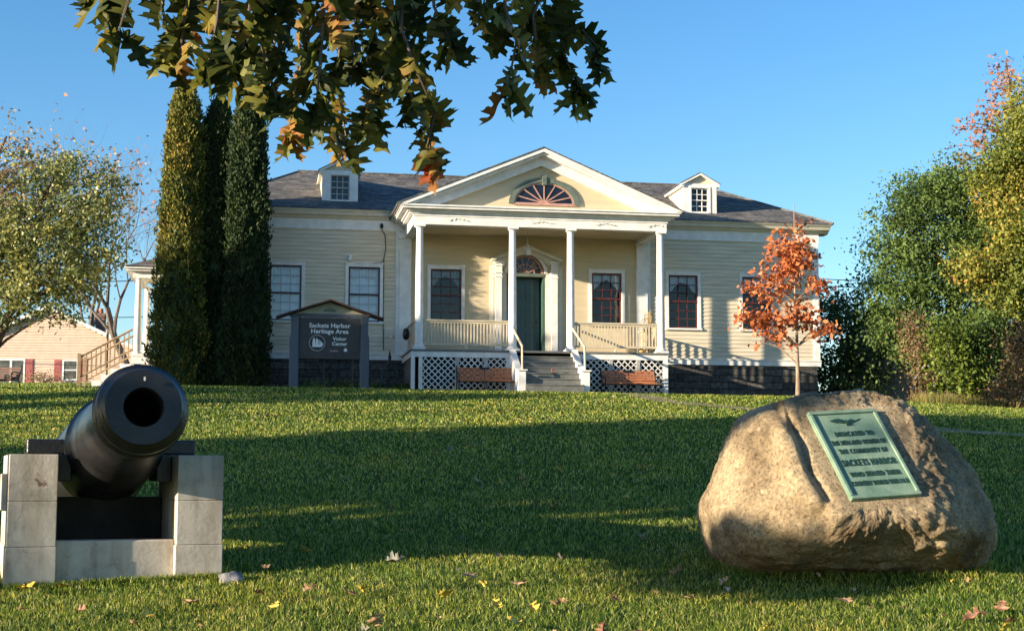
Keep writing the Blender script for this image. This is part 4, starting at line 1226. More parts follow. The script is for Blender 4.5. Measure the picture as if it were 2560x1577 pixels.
wing = [(-.012,.0),(-.02,.02),(-.05,.033),(-.09,.030),(-.125,.018),(-.12,.008),(-.10,.004),(-.085,-.004),(-.06,-.004),(-.04,-.010),(-.02,-.012)]
rel([(x, ey_+z) for x, z in wing])
rel([(x, ey_+z) for x, z in [(.012,.0),(.02,.018),(.035,.026),(.058,.020),(.062,.010),(.045,-.002),(.03,-.010),(.018,-.012)]][::-1])
rel([(x, ey_+z) for x, z in [(.02,-.014),(.045,-.008),(.11,.020),(.112,.026),(.105,.024),(.04,-.001)]])
rel([(x, ey_+z) for x, z in [(-.014,.014),(-.002,.018),(.006,.008),(.012,-.012),(.026,-.03),(.012,-.032),(.004,-.02),(-.004,-.034),(-.016,-.034),(-.010,-.012)]][::-1], .0065, .015)
q.build('eagle_relief', MT['verd_shade'], pq)
# ------------------------------------------------------------------ foliage tools
def unit(rng, n):
    v = rng.normal(size=(n, 3)); return v/np.linalg.norm(v, axis=1)[:, None]

def leaves_quads(rng, P, size, asp=.6, up=0.0, jitter=.35):
    """diamond shaped folded leaves centred on P (n,3)"""
    n = len(P)
    a = unit(rng, n); a[:, 2] += up; a /= np.linalg.norm(a, axis=1)[:, None]
    b = np.cross(a, unit(rng, n)); b /= np.linalg.norm(b, axis=1)[:, None]+1e-9
    s = size*(1+jitter*rng.normal(size=n).clip(-2, 2))[:, None]
    v0 = P-a*s*.5; v2 = P+a*s*.5; c = np.cross(a, b)
    v1 = P+b*s*asp*.5+c*s*.10-a*s*.05; v3 = P-b*s*asp*.5+c*s*.10-a*s*.05
    V = np.stack([v0, v1, v2, v3], 1).reshape(-1, 3)
    F = np.arange(4*n).reshape(n, 4)
    return V, F

def clump_points(rng, blobs, nclump, per, cr, shell=.55):
    """blobs: (cx,cy,cz,rx,ry,rz) ; returns leaf points & clump centres"""
    vols = np.array([b[3]*b[4]*b[5] for b in blobs])**(2/3.); vols /= vols.sum()
    cs = []
    for b, w in zip(blobs, vols):
        k = max(3, int(nclump*w))
        d = unit(rng, k); r = (shell+(1-shell)*rng.random(k))[:, None]
        r *= (1+.16*rng.normal(size=k))[:, None]
        cs.append(np.array(b[:3])+d*r*np.array(b[3:]))
    cs = np.concatenate(cs)
    k = rng.integers(int(per*.4), int(per*1.6), size=len(cs))
    idx_ = np.repeat(np.arange(len(cs)), k)
    off = rng.normal(size=(len(idx_), 3))*cr*np.array([1, 1, .7])*(.6+.8*rng.random(len(cs)))[idx_][:, None]
    return cs[idx_]+off, cs

def limbs(base, top, cs, rng, r0, nl=30, trunk_pts=None, n=7, tip=.012):
    mb = MB()
    tp = trunk_pts or [base, base+(top-base)*.35, base+(top-base)*.7, top]
    k = len(tp); rad = [r0*(1-.8*i/(k-1)) for i in range(k)]; rad[0] *= 1.35
    tt, rr2 = [], []
    for i in range(k-1):
        for j in range(4):
            u = j/4; p = tp[i].lerp(tp[i+1], u)
            p = p+Vector((noise.noise(p*1.3), noise.noise(p*1.3+Vector((7,0,0))), 0))*r0*.8
            tt.append(p); rr2.append(rad[i]*(1-u)+rad[i+1]*u)
    tt.append(tp[-1]); rr2.append(rad[-1])
    mb.tube(tt, rr2, n+2)
    sel = rng.choice(len(cs), size=min(nl, len(cs)), replace=False)
    for i in sel:
        c = Vector(cs[i]); 
        hz = [abs(p.z-(c.z-.55*(c-p).to_2d().length)) for p in tt]
        j = int(np.argmin(hz)); s = tt[j]; L = (c-s).length
        pts = []
        for q_ in range(6):
            u = q_/5; p = s.lerp(c, u)+Vector((0,0,.10*L*math.sin(u*math.pi)))
            w = .07*L*math.sin(u*math.pi)
            p += Vector((noise.noise(p*.9+Vector((i,0,0)))*w, noise.noise(p*.9+Vector((0,i,0)))*w, noise.noise(p+Vector((0,0,i)))*w))
            pts.append(p)
        r1 = max(tip, min(rr2[j]*.55, .02*L+.008))
        mb.tube(pts, [r1*(1-u/5.5) for u in range(6)], 5, cap=False)
    return mb

def tree(name, label, cat, base, blobs, leafm, barkm, seed, nclump, per, cr, lsize, r0, group=None, nl=30, asp=.6, up=0, shell=.5, top=None, filt=None, trunk_pts=None, tip=.012):
    rng = np.random.default_rng(seed)
    base = Vector(base)
    root = empty(name, base, 0, label, cat, group)
    P, cs = clump_points(rng, blobs, nclump, per, cr, shell)
    if filt is not None: P = P[filt(P)]
    V, F = leaves_quads(rng, P, lsize, asp, up)
    V = V-np.array(base)
    np_mesh('crown', V, F, leafm, root)
    if top is None:
        b = max(blobs, key=lambda b: b[2]+b[5]); top = Vector((b[0], b[1], b[2]+b[5]*.6))
    if filt is not None: cs = cs[filt(cs)]
    mb = limbs(base, Vector(top), cs, rng, r0, nl, trunk_pts, tip=tip)
    mb.build('trunk', barkm, root, smooth=True, off=tuple(base))
    return root

MT['leaf_yg'] = leafmat('yellow_green_maple_leaves', [(0.05,(0.06,0.09,0.035)),(0.32,(0.18,0.21,0.065)),(0.58,(0.36,0.36,0.11)),(0.88,(0.60,0.50,0.14))], .3, noise_scale=.7, spec=.5, rough=.4)
MT['leaf_pale'] = leafmat('pale_brown_leaves', [(0.1,(0.20,0.15,0.08)),(0.5,(0.38,0.27,0.13)),(0.9,(0.45,0.36,0.20))], .3)
MT['leaf_gr'] = leafmat('green_ash_leaves', [(0.1,(0.05,0.085,0.025)),(0.4,(0.10,0.165,0.045)),(0.7,(0.18,0.26,0.07)),(0.95,(0.30,0.35,0.09))], .3, noise_scale=.8, spec=.2, rough=.6)
MT['leaf_gold'] = leafmat('golden_maple_leaves', [(0.05,(0.08,0.12,0.025)),(0.38,(0.19,0.23,0.045)),(0.60,(0.36,0.32,0.06)),(0.80,(0.52,0.29,0.08)),(1.0,(0.50,0.20,0.10))], .35, noise_scale=.35)
MT['leaf_pinktop'] = leafmat('rusty_pink_leaves', [(0.1,(0.28,0.14,0.10)),(0.5,(0.42,0.20,0.12)),(0.9,(0.50,0.30,0.16))], .35)
MT['leaf_dk'] = leafmat('dark_shrub_leaves', [(0.1,(0.025,0.055,0.02)),(0.5,(0.06,0.11,0.035)),(0.9,(0.15,0.17,0.05))], .2)
MT['leaf_or'] = leafmat('orange_oak_leaves', [(0.05,(0.26,0.07,0.03)),(0.35,(0.54,0.17,0.06)),(0.65,(0.66,0.27,0.12)),(0.95,(0.66,0.42,0.18))], .35, noise_scale=1.2)
MT['leaf_lime'] = leafmat('lime_shrub_leaves', [(0.1,(0.07,0.11,0.02)),(0.5,(0.16,0.22,0.03)),(0.9,(0.34,0.38,0.05))], .35)
MT['leaf_brown'] = leafmat('dry_brown_brush', [(0.1,(0.14,0.09,0.05)),(0.5,(0.27,0.18,0.09)),(0.9,(0.38,0.26,0.13))], .25)
MT['leaf_cedarA'] = leafmat('sunlit_cedar_sprays', [(0.1,(0.04,0.055,0.014)),(0.38,(0.11,0.13,0.026)),(0.62,(0.25,0.20,0.04)),(0.92,(0.42,0.27,0.06))], .15, noise_scale=.55, spec=.2, rough=.7)  # gold tones imitate sunlight on the upper foliage
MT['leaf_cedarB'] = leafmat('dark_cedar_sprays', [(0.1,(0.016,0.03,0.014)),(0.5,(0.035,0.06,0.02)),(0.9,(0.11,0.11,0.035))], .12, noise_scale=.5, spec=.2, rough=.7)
MT['leaf_oak'] = leafmat('green_red_oak_leaves', [(0.10,(0.04,0.06,0.014)),(0.36,(0.075,0.09,0.018)),(0.50,(0.25,0.25,0.05)),(0.64,(0.36,0.20,0.06)),(0.78,(0.30,0.05,0.02))], .42, noise_scale=3.0, spec=.3, rough=.5, inner=16)  # brighter green stop imitates sunlit leaves among the real tints

# ------------------------------------------------------------------ cedars
def cedar(cx, cy, ztop, rprof, leafm, label, seed, n=52000):
    zb = Gf(cx, cy)
    rng = np.random.default_rng(seed)
    root = empty('cedar_tree', (cx, cy, zb), 0, label, 'cedar tree', 'columnar cedars by the left wing')
    H = ztop-zb
    zz = [p[0] for p in rprof]; rr_ = [p[1] for p in rprof]
    # clump centres over the surface
    nc = n//30
    u = rng.random(nc)**.92; th = rng.random(nc)*2*np.pi
    rad = np.interp(u, zz, rr_)*(1+.10*np.sin(3*th+u*9+seed)+.13*rng.normal(size=nc))
    cs = np.stack([rad*np.cos(th), rad*np.sin(th), u*H], -1)
    i_ = rng.integers(0, nc, size=n)
    P = cs[i_]+rng.normal(size=(n, 3))*np.array([.05, .05, .085])
    ax = np.stack([np.cos(th), np.sin(th), 1.8*np.ones(nc)], -1)[i_]+rng.normal(size=(n, 3))*.55
    ax /= np.linalg.norm(ax, axis=1)[:, None]
    b = np.cross(ax, unit(rng, n)); b /= np.linalg.norm(b, axis=1)[:, None]
    s = (.06+.05*rng.random(n))[:, None]
    V = np.stack([P-ax*s*.5, P+b*s*.28, P+ax*s*.6, P-b*s*.28], 1).reshape(-1, 3)
    np_mesh('crown', V, np.arange(4*n).reshape(n, 4), leafm, root)
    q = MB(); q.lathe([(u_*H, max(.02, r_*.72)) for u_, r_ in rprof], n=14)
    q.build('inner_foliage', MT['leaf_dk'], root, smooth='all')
    q = MB(); q.lathe([(-.2,.13),(.3,.10),(H*.5,.06),(H*.9,.02)], n=10); q.build('trunk', MT['bark'], root, smooth=True)
    return root
PR = [(0,.50),(.05,.66),(.14,.72),(.30,.64),(.5,.59),(.7,.53),(.85,.42),(.94,.29),(.985,.15),(1,.03)]
cedar(-8.82, 39.15, 12.12, [(u, r*.92) for u, r in PR], MT['leaf_cedarA'], 'leftmost tall cedar with sunlit gold put into its foliage colour', 1)
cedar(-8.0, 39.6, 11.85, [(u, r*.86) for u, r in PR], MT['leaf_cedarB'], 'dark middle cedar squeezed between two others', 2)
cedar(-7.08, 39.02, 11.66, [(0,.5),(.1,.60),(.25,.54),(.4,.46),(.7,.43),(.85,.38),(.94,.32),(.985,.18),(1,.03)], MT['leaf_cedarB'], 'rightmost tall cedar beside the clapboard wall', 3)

# low plants at the left wing foundation
def small_plant(loc, label, r, h, m, n, seed, lsize=.10):
    rng = np.random.default_rng(seed)
    root = empty('foundation_plant', (loc[0], loc[1], Gf(loc[0], loc[1])), 0, label, 'plant', 'low plants along the left foundation')
    P = rng.normal(size=(n, 3))*np.array([r*.5, r*.4, h*.3]); P[:, 2] = np.abs(P[:, 2])+.03
    V, F = leaves_quads(rng, P, lsize, .4, .8)
    np_mesh('leaves', V, F, m, root)
    q = MB()
    for i in range(7):
        a = i*.9; q.tube([(0,0,0),(r*.3*math.cos(a),r*.3*math.sin(a),h*.5),(r*.55*math.cos(a),r*.5*math.sin(a),h*.8)], [.012,.009,.004], 4)
    q.build('stem', MT['greybark'], root)
for i, (X_, o_, r_, h_, lb) in enumerate(((-6.0,-1.3,.5,.32,'low dark plant under the sign board at its left'),(-5.2,-1.2,.55,.42,'leafy dark plant behind the right sign post'),(-4.5,-1.2,.45,.3,'small plant between sign post and trellis'),(-3.62,-1.5,.4,.3,'small plant at the porch corner beside the trellis'))):
    w = HW(X_, o_); small_plant(w, lb, r_, h_, MT['leaf_gr'], 220, 30+i)
for X_, h_, lb in ((-5.75,.75,'thin pale stake under the middle of the sign board'),(-4.98,.95,'thicker weathered stake behind the sign beside its right post')):
    w = HW(X_, -1.5); q = MB(); q.tube([(0,0,0),(.02,0,h_)], [.022,.018], 6); s_ = q.build('stake', MT['greybark']); s_.location = (w.x,w.y,Gf(w.x,w.y)); tag(s_, lb, 'stake')

# ------------------------------------------------------------------ small orange oak
bx_, by_ = 6.97, 36.0
bz_ = Gf(bx_, by_)
blobs = [(6.75,36,7.15,.72,.6,.62),(6.45,36,6.25,.80,.7,.55),(7.0,36,6.75,.70,.6,.60),(6.25,36,5.45,.72,.55,.42),(6.9,36,5.6,.75,.6,.42),(6.5,36,5.02,.45,.4,.26),(7.55,36,5.2,.62,.45,.24),(7.5,36,6.35,.42,.4,.35),(5.65,36,5.52,.35,.3,.16),(7.0,36,7.75,.22,.2,.2)]
oak_s = tree('young_oak_tree', 'small young oak with orange autumn leaves in front of the right wing', 'tree', (bx_, by_, bz_), blobs, MT['leaf_or'], MT['palebark'], 11,
     270, 12, .10, .12, .045, nl=80, asp=.62, shell=.25, trunk_pts=[Vector((bx_,by_,bz_)),Vector((bx_-.02,by_,5.2)),Vector((bx_-.04,by_,6.6)),Vector((bx_-.02,by_,8.35))], tip=.006)

# ------------------------------------------------------------------ trees left
tree('maple_tree', 'leafy yellow green tree at the left edge in front of the neighbouring house', 'tree', (-15.3, 44.0, Gf(-15.3,44.0)),
     [(-14.0,44,8.4,2.0,1.6,2.2),(-13.0,44,9.4,1.2,1.2,1.6),(-15.4,44,8.2,1.6,1.5,1.8),(-13.1,44,7.9,1.0,1.0,1.1),(-12.25,44,10.0,.65,.7,.9),(-13.9,44,10.7,1.2,1.0,.9),(-16.4,44.4,9.2,1.5,1.4,1.6),(-13.5,44,6.6,.5,.4,.4),(-14.7,44,6.9,1.0,.9,.75),(-13.3,44,7.1,.7,.6,.5),(-15.6,43.8,6.3,.8,.7,.6),(-12.2,44,8.3,.5,.5,.5)],
     MT['leaf_yg'], MT['bark'], 21, 640, 44, .24, .11, .19, nl=70, shell=.3,
     trunk_pts=[Vector((-15.9,44.0,Gf(-15.9,44))),Vector((-15.35,44,5.6)),Vector((-15.0,44,6.6)),Vector((-14.2,44,9.8))])
tree('maple_tree', 'pale thinning tree with tan leaves behind the left green tree', 'tree', (-26.5, 66, Gf(-26.5,66)),
     [(-21.5,66,14.6,2.4,2,2.6),(-23.0,66,15.4,2.2,2,2.6),(-18.2,66,14.6,1.3,1.5,1.8),(-22.5,66,12,2.2,2,2.6)], MT['leaf_pale'], MT['greybark'], 22, 300, 18, .32, .16, .25, nl=110, shell=.3, tip=.02)

def bare_tree(name, label, base, h, seed, leafm=None, spread=.55, levels=6, r0=.16, nleaf=300):
    rnd = random.Random(seed); mb = MB(); tips = []
    root = empty(name, base, 0, label, 'tree', None)
    def grow(p, d, L, r, lv):
        pts = [p]; rr_ = [r]; q_ = p.copy(); dd = d.copy()
        for i in range(3):
            dd = (dd+Vector((rnd.gauss(0,.12), rnd.gauss(0,.12), rnd.gauss(0,.06)+.05))).normalized()
            q_ = q_+dd*L/3; pts.append(q_.copy()); rr_.append(r*(1-.12*(i+1)))
        mb.tube(pts, rr_, 6 if lv < 3 else 3, cap=False)
        if lv >= levels: tips.append(q_.copy()); return
        for k in range(3 if lv > 0 else 4):
            a = rnd.random()*2*math.pi
            s = spread*(.6+.7*rnd.random())
            o = dd.orthogonal().normalized(); o.rotate(Matrix.Rotation(a, 3, dd))
            nd = (dd+o*s+Vector((0,0,.10))).normalized()
            start = pts[-1] if k < 2 else pts[2]
            grow(start, nd, L*(.66+.14*rnd.random()), rr_[-1]*.66, lv+1)
    grow(Vector((0,0,-.2)), Vector((.02,0,1)), h*.30, r0, 0)
    mb.build('branches', MT['greybark'], root)
    if leafm:
        rng = np.random.default_rng(seed)
        T = np.array([tuple(t) for t in tips]); P = T[rng.integers(0, len(T), nleaf)]+rng.normal(size=(nleaf,3))*.12
        V, F = leaves_quads(rng, P, .15); np_mesh('leaves', V, F, leafm, root)
    return root
bare_tree('bare_tree', 'nearly leafless tree with a few rusty leaves left of the cedars', (-15.0, 58, Gf(-15.0,58)), 11.5, 5, MT['leaf_pinktop'], levels=6, r0=.17, nleaf=160)
bare_tree('bare_tree', 'bare branching tree right behind the side porch', (-13.3, 56, Gf(-13.3,56)), 9.5, 9, MT['leaf_pinktop'], levels=6, r0=.15, nleaf=420)
bare_tree('bare_tree', 'tall bare tree rising above the left green tree', (-27.5, 96, Gf(-27.5,96)), 17, 15, None, levels=5, r0=.25)
bare_tree('bare_tree', 'distant bare tree behind the chimney of the neighbouring house', (-20.5, 98, Gf(-20.5,98)), 10, 19, None, levels=5, r0=.2)

# ------------------------------------------------------------------ trees right
tree('ash_tree', 'large round green tree right of the building', 'tree', (13.3, 44.5, Gf(13.3,44.5)),
     [(13.0,44,8.4,2.2,2,2.2),(11.7,44,7.6,1.25,1.3,2.0),(14.6,44,8.8,2.0,1.8,2.0),(12.2,43.6,5.9,1.3,1.2,1.0),(12.4,44,9.9,1.2,1.2,1.0),(14.2,43.6,6.2,1.5,1.4,1.3),(13.4,44,10.6,.9,1,.7),(11.2,43.6,6.3,.8,.8,.7),(12.6,43.2,5.4,.9,.7,.7)],
     MT['leaf_gr'], MT['bark'], 31, 1400, 54, .23, .095, .2, nl=60, shell=.4)
tree('maple_tree', 'tall golden orange maple at the right edge', 'tree', (15.3, 42.4, Gf(15.3,42.4)),
     [(14.6,42,8.8,1.15,1.2,1.6),(14.4,42,7.1,1.0,1,1.0),(14.9,42.3,11.0,1.1,1.1,1.4),(13.9,42,10.2,.55,.7,.7),(13.2,41.8,7.6,.65,.5,.45),(15.8,42.6,9.6,1.6,1.5,2.2),(15.6,42.8,12.2,1.1,1.1,1.3)],
     MT['leaf_gold'], MT['bark'], 32, 1200, 44, .24, .10, .24, nl=60, shell=.35)
tree('maple_tree', 'sparse rusty pink treetop above the golden maple', 'tree', (16.2, 44.5, Gf(16.2,44.5)),
     [(14.3,44.5,12.0,.85,.8,.8),(15.2,44.5,13.6,.9,.9,1.2),(13.9,44.5,11.2,.5,.6,.5),(14.9,44.5,12.5,.6,.6,.8)], MT['leaf_pinktop'], MT['greybark'], 33, 90, 14, .22, .12, .18, nl=60, shell=.3, tip=.012)
def shrub(name, label, cat, blobs, m, seed, nclump, per, cr, ls, grp=None):
    b = blobs[0]; x, y = b[0], b[1]
    return tree(name, label, cat, (x, y, Gf(x,y)), blobs, m, MT['greybark'], seed, nclump, per, cr, ls, .05, grp, nl=24, shell=.4, tip=.01)
shrub('large_shrub', 'big dark shaded shrub between the right wing and the shed', 'shrub', [(9.9,45.0,5.6,1.1,1.0,1.5),(10.7,45.0,5.2,1.0,1,1.6),(9.6,45.0,4.7,.8,.9,.9),(9.5,44.6,4.2,.7,.6,.5),(10.6,44.6,4.1,.8,.6,.5),(10.2,45.2,6.8,.8,.8,.6)], MT['leaf_dk'], 41, 330, 26, .2, .11)
shrub('large_shrub', 'dark green thicket filling the space behind the right shrubs', 'shrub', [(14.2,47.5,5.2,1.6,1,2.0),(16.4,47.5,5.4,1.6,1,2.2),(12.9,47.8,4.6,.8,.8,1.2)], MT['leaf_dk'], 48, 420, 26, .24, .15)
shrub('rusty_shrub', 'small rusty topped shrub behind the building corner', 'shrub', [(9.9,48,7.2,.8,.7,.55),(10.9,48,7.0,.7,.6,.5)], MT['leaf_gold'], 42, 60, 16, .2, .12)
shrub('roadside_shrub', 'bright lime green shrub below the green tree', 'shrub', [(12.1,41.2,4.6,.75,.6,1.3),(12.7,41.3,4.3,.6,.6,.9),(12.2,41,5.6,.7,.6,.6)], MT['leaf_lime'], 43, 190, 22, .17, .10)
shrub('roadside_shrub', 'mid green shrub right of the lime green one', 'shrub', [(13.0,41.6,4.7,.8,.7,1.3),(13.6,41.8,4.4,.7,.7,1.0),(13.3,41.6,5.7,.8,.7,.7)], MT['leaf_gr'], 44, 240, 24, .18, .10)
shrub('dry_brush', 'tan dry brush beside the shed', 'brush', [(11.55,41.5,4.7,.45,.5,1.3),(11.3,41.6,5.6,.35,.4,.8)], MT['leaf_brown'], 45, 110, 26, .16, .07)
shrub('dry_brush', 'large brown dry brush at the right edge below the golden maple', 'brush', [(13.9,40.0,4.7,.65,.6,1.4),(14.9,40.2,4.9,.9,.7,1.7),(13.3,39.8,3.9,.5,.5,.6)], MT['leaf_brown'], 46, 300, 28, .19, .085)
# tall grass strip at the foot of the shrubs
rng = np.random.default_rng(50); n = 9000
px_ = 11.0+6.5*rng.random(n); py_ = 40.2-.05*(px_-11)+rng.normal(size=n)*.35
hh = .18+.30*rng.random(n); a_ = rng.random(n)*6.28
gz = G(px_, py_)
B0 = np.stack([px_-.012*np.cos(a_), py_-.012*np.sin(a_), gz], -1); B1 = np.stack([px_+.012*np.cos(a_), py_+.012*np.sin(a_), gz], -1)
T_ = np.stack([px_+rng.normal(size=n)*.09, py_+rng.normal(size=n)*.09, gz+hh], -1)
MT['tallgrass'] = leafmat('tall_dry_grass', [(0.1,(0.12,0.15,0.03)),(0.5,(0.28,0.24,0.07)),(0.9,(0.42,0.28,0.12))], .35)
tg = np_mesh('tall_grass', np.stack([B0,B1,T_],1).reshape(-1,3), np.arange(3*n).reshape(n,3), MT['tallgrass']); tag(tg, 'tall dry yellowing grass along the foot of the right shrubs', 'tall grass', kind='stuff')

# ------------------------------------------------------------------ shed
sh = empty('garden_shed', (11.95, 46.2, Gf(11.95,46.2)), R(-14), 'small pale blue grey clapboard shed half hidden behind the right shrubs', 'shed')
MT['shedp'] = pmat('blue_grey_shed_siding', (0.36,0.42,0.48), .6, .06, 4)
z0 = 0.0; q = MB(); hgt = 2.0
for i in range(17):
    a, b = .12*i-.1, .12*(i+1)-.1
    q.add([(-1.5,-.02,a),(.55,-.02,a),(.55,-.006,b),(-1.5,-.006,b)], [(0,1,2,3)])
for i in range(11):
    a, b = 1.94+.12*i, 1.94+.12*(i+1)
    x0_, x1_ = -1.5+(a-1.94)*.8, .55-(a-1.94)*.78
    if x1_-x0_ > .15: q.add([(x0_,-.02,a),(x1_,-.02,a),(x1_-.09,-.006,b),(x0_+.09,-.006,b)], [(0,1,2,3)])
q.box(-1.48,.53,0,2.4,-.3,1.98)
q.build('wall', MT['shedp'], sh)
q = MB(); q.box(.50,.62,-.04,.05,-.2,1.98); q.build('corner_board', MT['white'], sh)
q = MB()
for sx in (-1,1):
    xe = -.475+sx*1.18
    a = [(-.475,-.15,3.35),(xe,-.15,1.9),(xe,2.5,1.9),(-.475,2.5,3.35)]; b = [(v[0],v[1],v[2]-.05) for v in a]
    q.add(a+b, [(0,1,2,3),(7,6,5,4),(0,4,5,1),(1,5,6,2)] if sx < 0 else [(3,2,1,0),(4,5,6,7),(1,5,4,0),(2,6,5,1)])
q.build('roof', MT['shingle'], sh)

# ------------------------------------------------------------------ neighbouring house on the left
nh = empty('neighbour_house', (-25.6, 85, 6.9), R(4), 'tan clapboard bungalow with pink red shutters and brick chimney behind the cannon', 'house')
MT['nsid'] = pmat('tan_vinyl_siding', (0.60,0.45,0.36), .6, .05, 3)
q = MB(); xa, xb = -6.2, 5.6
def gz_(x): return min(2.3+(x+5.2)*.5 if x < -1.2 else 9, 4.35-(x+1.2)*.455)
k = 0; z = 0.0
while z < 4.3:
    z1_ = z+.155
    xl = max(xa, -1.2-(4.35-z1_)/.5) if z1_ > 1.9 else xa
    xr = min(xb, -1.2+(4.35-z1_)/.455)
    if z1_ < 4.3 and xr > xl: q.add([(xl,-.045,z),(xr,-.045,z),(xr,-.008,z1_),(xl,-.008,z1_),(xl,-.008,z),(xr,-.008,z)], [(0,1,2,3),(0,4,5,1)])
    z = z1_
q.box(xa+.05, xb-.05, 0.02, 8, -.4, 1.1)
nw = q.build('wall', MT['nsid'], nh)
q = MB(); q.box(xa-.02,xb+.02,.0,8.0,-.6,0.0); 
MT['fnd'] = pmat('grey_block_foundation', (0.16,0.13,0.14), .9, .1, 4)
q.build('foundation', MT['fnd'], nh)
q = MB()
for (x1_, z1_) in ((-8.2,.92),(6.3,.95)):
    sgn = 1 if x1_ > -1.2 else -1
    a = [(-1.2,-.3,4.50),(x1_,-.3,z1_),(x1_,8.2,z1_),(-1.2,8.2,4.50)]; b = [(v[0],v[1],v[2]-.10) for v in a]
    q.add(a+b, [(0,1,2,3),(7,6,5,4),(0,4,5,1),(1,5,6,2)] if sgn < 0 else [(3,2,1,0),(4,5,6,7),(1,5,4,0),(2,6,5,1)])
nr = q.build('roof', MT['shingle'], nh)
q = MB()
for (x1_, z1_) in ((-8.2,.86),(6.3,.89)):
    poly = [(-1.2,4.50),(x1_,z1_+.09),(x1_,z1_-.10),(-1.2,4.30)]
    if x1_ > 0: poly = poly[::-1]
    q.prism(poly[::-1], -.34,-.305)
q.build('fascia_board', MT['white'], nh)
q = MB(); q.box(1.10,1.62,2.0,2.5,2.3,4.25); q.box(1.06,1.66,1.96,2.54,4.15,4.28); chm = q.build('chimney', MT['brick'], nh)
q = MB(); q.lathe([(0,.15),(.3,.13),(.3,.10),(0,.1)], (1.36,2.25,4.28), n=12); MT['potc'] = pmat('red_clay_pot', (.42,.17,.12), .8,.1,6); q.build('chimney_pot', MT['potc'], chm, smooth=True)
def nwin(xc, w, z0, z1, parts):
    f = MB(); t_ = .09
    f.box(xc-w/2-t_,xc-w/2,-.09,.0,z0,z1); f.box(xc+w/2,xc+w/2+t_,-.09,.0,z0,z1); f.box(xc-w/2-t_,xc+w/2+t_,-.09,0,z1,z1+t_); f.box(xc-w/2-t_,xc+w/2+t_,-.10,0,z0-t_,z0)
    if parts == 'v': f.box(xc-.06,xc+.06,-.08,0,z0,z1)
    else: f.box(xc-w/2,xc+w/2,-.07,0,(z0+z1)/2-.03,(z0+z1)/2+.03)
    w_ = f.build('window', MT['white'], nh)
    g_ = MB(); g_.box(xc-w/2,xc+w/2,-.062,-.05,z0,z1); g_.build('glass', MT['nglass'], w_)
MT['nglass'] = pmat('grey_window_glass', (0.10,0.10,0.09), .12, .3, 3)
nwin(.20, .72, .25, 1.28, 'h')
nwin(-3.15, 1.42, -.0, 1.30, 'v')
MT['shut'] = pmat('faded_pink_red_shutter', (0.36,0.10,0.10), .6, .1, 5)
for x in (-.52, .92, -2.10):
    q = MB(); zb_, zt2 = (.14,1.36) if x > -1 else (-.05,1.38)
    q.box(x-.20,x+.20,-.07,-.02,zb_,zt2)
    for i in range(int((zt2-zb_)/.07)-1): q.box(x-.15,x+.15,-.085,-.07,zb_+.05+.07*i,zb_+.09+.07*i)
    q.build('shutter', MT['shut'], nh)
shrub('bare_bush', 'low twiggy grey bush against the neighbouring house wall', 'bush', [(-26.6,84.0,7.15,1.6,.4,.35)], MT['leaf_pale'], 47, 60, 10, .2, .09)
q = MB(); q.tube([(0,0,0),(0,0,3.2)], .06, 6); pl_ = q.build('marker_post', MT['tanwood']); pl_.location = (-18.3+-.5, 68.5, Gf(-18.8,68.5)); tag(pl_, 'thin tan post standing left of the side porch stair rail', 'post')

# power lines and a roof rod
def wire(a, b, sag, label, r=.022):
    a, b = Vector(a), Vector(b); q = MB()
    q.tube([a.lerp(b, t/16)-Vector((0,0,sag*4*(t/16)*(1-t/16))) for t in range(17)], r, 4)
    o = q.build('power_line', MT['iron']); tag(o, label, 'power line', 'power lines behind the trees')
wire((2,74,12.35),(45,74,11.2),.5,'upper power line right of the building'); wire((2,74,12.05),(45,74,10.75),.5,'lower power line right of the building')
wire((-60,70,10.6),(-8,70,11.2),.35,'upper power line behind the left trees'); wire((-60,80,10.3),(-8,80,10.5),.35,'lower power line above the chimney')

# ------------------------------------------------------------------ overhanging oak
def oak_leaf_mesh():
    half = [(0.02,0),(.05,.12),(.17,.10),(.27,.13),(.22,.19),(.12,.26),(.14,.33),(.32,.29),(.38,.27),(.40,.34),(.50,.41),(.36,.45),(.16,.50),(.16,.57),(.30,.57),(.38,.60),(.36,.65),(.44,.73),(.30,.73),(.12,.73),(.12,.80),(.20,.85),(.18,.90),(.06,.92),(0,1.03)]
    V = []; F = []
    for s in (-1, 1):
        base = len(V)
        for x, y in half: V.append((s*x, y)); V.append((0, y))
        for i in range(len(half)-1):
            a, b, c, d = base+2*i, base+2*i+1, base+2*i+3, base+2*i+2
            F.append((a, b, c, d) if s < 0 else (d, c, b, a))
    return np.array(V), np.array(F)
OLV, OLF = oak_leaf_mesh()
def oak_leaves(rng, P, D, size):
    """P attach points, D tip directions"""
    n = len(P)
    D = D/np.linalg.norm(D, axis=1)[:, None]
    rv = unit(rng, n)*np.array([1, 1, .5]); S = np.cross(D, rv); S /= np.linalg.norm(S, axis=1)[:, None]
    N = np.cross(S, D)
    sz = size*(.8+.45*rng.random(n))
    x = OLV[:, 0][None, :]; y = OLV[:, 1][None, :]
    fold = rng.uniform(.1, .8, n)[:, None]; curl = rng.uniform(-.7, .9, n)[:, None]; tw = rng.uniform(-.9,.9,n)[:, None]
    zz = fold*np.abs(x)+curl*(y-.3)**2+tw*x*y + .05*np.sin(9*y+6*x+rng.random(n)[:, None]*6)
    wx = x*(1-.45*rng.random(n))[:, None]
    V = P[:, None, :]+sz[:, None, None]*(S[:, None, :]*wx[..., None]+D[:, None, :]*y[..., None]+N[:, None, :]*zz[..., None])
    m = len(OLV)
    F = (OLF[None]+(np.arange(n)*m)[:, None, None]).reshape(-1, 4)
    return V.reshape(-1, 3), F
